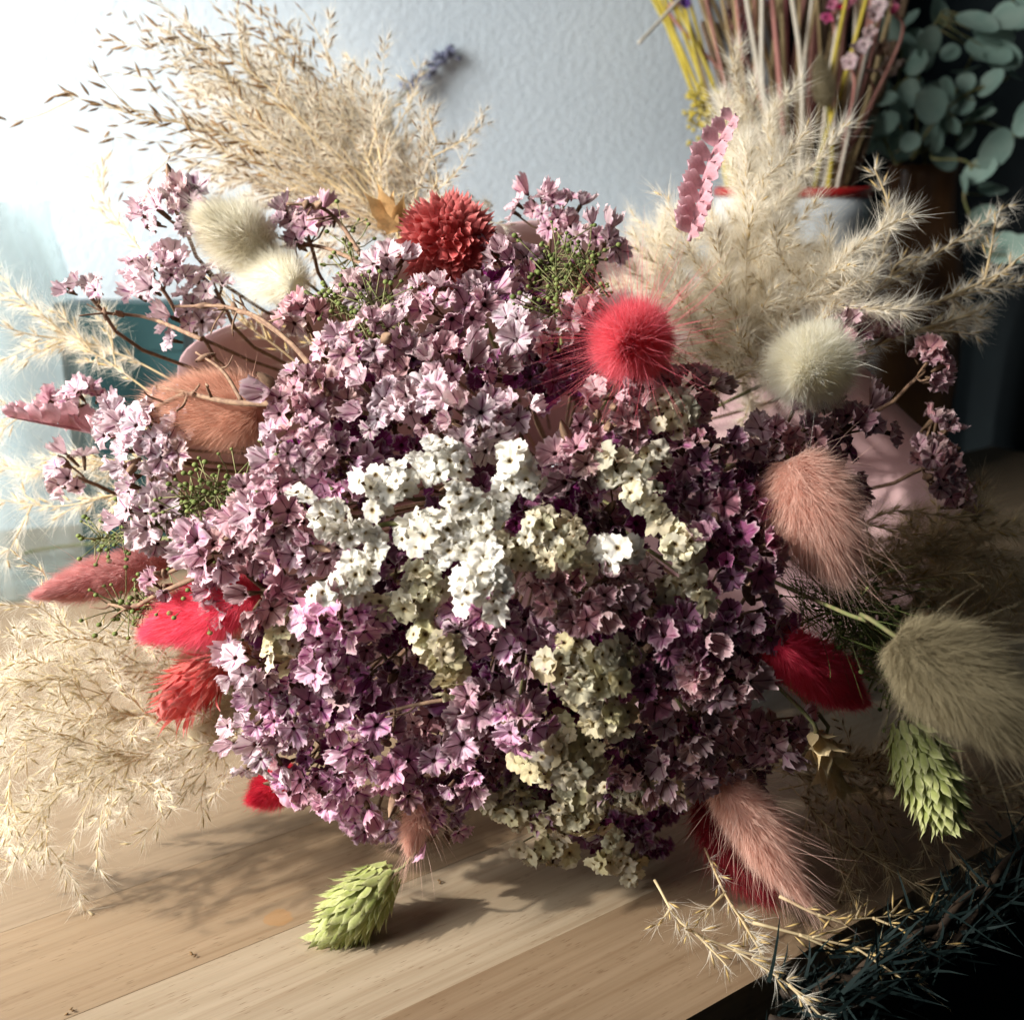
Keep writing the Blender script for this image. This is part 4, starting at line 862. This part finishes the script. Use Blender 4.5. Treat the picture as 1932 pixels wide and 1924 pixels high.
euca([(1730,290),(1730,200),(1740,100),(1780,20)], [(1770,25,56,0),(1800,55,52,2),(1720,80,44,1),(1750,90,46,2),(1830,40,56,2),(1860,60,60,2),(1900,40,60,2),(1880,100,50,2),(1790,100,34,1),(1840,90,40,1)], 'tall eucalyptus sprig at the upper right corner')
euca([(1760,300),(1830,310),(1820,380),(1870,480)], [(1868,292,58,2),(1838,330,46,2),(1870,360,54,1),(1820,350,36,2),(1850,410,44,2),(1890,470,60,1),(1925,470,50,1),(1930,240,40,1),(1845,450,40,2)], 'eucalyptus sprig trailing down at the right edge')

for sp_, lb in (([(1740,290),(1790,250),(1850,230),(1930,260)], 'eucalyptus sprig running level to the right behind the large round leaves'), ([(1720,290),(1690,200),(1700,110),(1690,30)], 'eucalyptus sprig rising beside the vase stems, in the shade'), ([(1750,280),(1800,180),(1850,80),(1920,-10)], 'eucalyptus sprig slanting to the upper right corner')):
    q = spline([np.array([x, y, 0.]) for x, y in sp_], 12); euca(sp_, [(x+random.uniform(-30, 30), y+random.uniform(-26, 26), random.uniform(38, 60), random.randint(0, 2)) for x, y, _ in q[1:]], lb, .84)
# ------------------------------------------------------------------ left edge: glass jar and a dark teal box by the wall
g = NT('hazy grey-green glass'); tr = g.n('ShaderNodeBsdfTransparent', {'Color': (0.90, 0.95, 0.95)}); pr = g.n('ShaderNodeBsdfPrincipled', {'Base Color': (0.50, 0.58, 0.57), 'Roughness': .25})
mxs = g.n('ShaderNodeMixShader', {0: g.remap(g.noise(g.n('ShaderNodeMapping', {'Vector': g.n('ShaderNodeTexCoord').outputs['Object'], 'Scale': (40, 40, 5)}).outputs[0], 1.0, 3), .3, .7, .12, .5)}); g.t.links.new(tr.outputs[0], mxs.inputs[1]); g.t.links.new(pr.outputs[0], mxs.inputs[2]); g.t.links.new(mxs.outputs[0], g.out.inputs[0])
jc = ground(70,1000); jc = at(45,960,.70); jz = 0.0
jar = thing('glass_jar', 'blurred clear glass jar at the far left by the wall', 'glass jar', (jc[0], jc[1], 0)); mb = MB()
mb.add(*lathe([(.002, .001), (.043, .001), (.046, .004), (.047, .10), (.0465, .17), (.040, .205), (.036, .22), (.036, .232), (.037, .235)], 56), .5); obj('body', mb.mesh('body', [g.m]), jar)
M['teal'] = mat_plain('dark teal card', (0.012, 0.05, 0.055), (0.018, 0.065, 0.07), .5, scale=30, bstr=.05)
bc = at(212,680,.72); tb = thing('teal_box', 'small dark teal box behind the left flowers beside the pink paper', 'box', (bc[0], bc[1], 0)); ztop = at(212,565,.72)[2]
mb = MB(); mb.add(*box(-.028, .05, -.012, .012, .001, ztop-.03)); obj('body', mb.mesh('body', [M['teal']], smooth=False), tb)
mb = MB(); mb.add(*box(-.029, .051, -.013, .013, ztop-.0295, ztop)); obj('lid', mb.mesh('lid', [M['teal']], smooth=False), tb)
# long green stalk lying on the table at the left
P = [ground(-40,1075,.006), ground(60,1040,.008), ground(180,1025,.02), ground(330,1015,.05)]; mb = MB(); mb.add(*tube(spline(P, 16), .0012, 6)); o = obj('green_stalk', mb.mesh('green_stalk', [M['stem_green']], P[0]), None, P[0]); tag(o, 'long green stalk lying across the table at the left edge', 'stalk')

# ------------------------------------------------------------------ dark evergreen garland along the table edge, lower right
M['twig'] = mat_plain('dark brown twig', (0.022, 0.014, 0.009), (0.045, 0.028, 0.016), .8, scale=150)
M['darkleaf'] = mat_fibre('dark blue-green needle', (0.004, 0.010, 0.010), (0.010, 0.020, 0.018), .15)
gp = spline([ground(1480, 1915, .004), ground(1640, 1850, .010), ground(1800, 1745, .012), ground(1960, 1600, .012)], 50); gt = thing('evergreen_garland', 'dark evergreen garland along the table edge at the lower right', 'garland', gp[0])
for k in range(4):
    ph = np.linspace(0, 9, 50)+k*1.6; P = gp+np.stack([.005*np.cos(ph), .004*np.sin(ph*1.1), .004*np.sin(ph)], 1); mb = MB(); mb.add(*tube(P, .0016, 6)); obj('twig', mb.mesh('twig', [M['twig']], gp[0]), gt)
n = 500; ii = rng.integers(0, 49, n); tg = nrm(gp[ii+1]-gp[ii]); root = gp[ii]+rng.normal(0, .005, (n, 3)); d = nrm(tg*.8+rng.normal(0, .5, (n, 3)))
V, T, r = hairs(root, d, rng.uniform(.010, .019, n), .0013, rng.normal(0, .2, (n, 3)), 3); mb = MB(); mb.add(V, T, r); obj('needles', mb.mesh('needles', [M['darkleaf']], gp[0]), gt, kind='stuff')
# crumbs fallen on the table
for (x, y), lb in zip(((131, 1907), (826, 1664), (368, 1799)), ('tiny brown crumb near the lower left corner of the table', 'tiny brown crumb below the lowest bright magenta sprig', 'tiny dry splinter on the board left of the green head')):
    p = ground(x, y, .0008); mb = MB()
    for k in range(3): mb.add(*seed_geo(p+rng.normal(0, .0004, 3)*np.array([1, 1, .2]), nrm(rng.normal(0, 1, 3)*np.array([1, 1, .15])), .0017, .0004))
    o = obj('dried_crumb', mb.mesh('dried_crumb', [M['seed']], p), None, p); tag(o, lb, 'crumb')
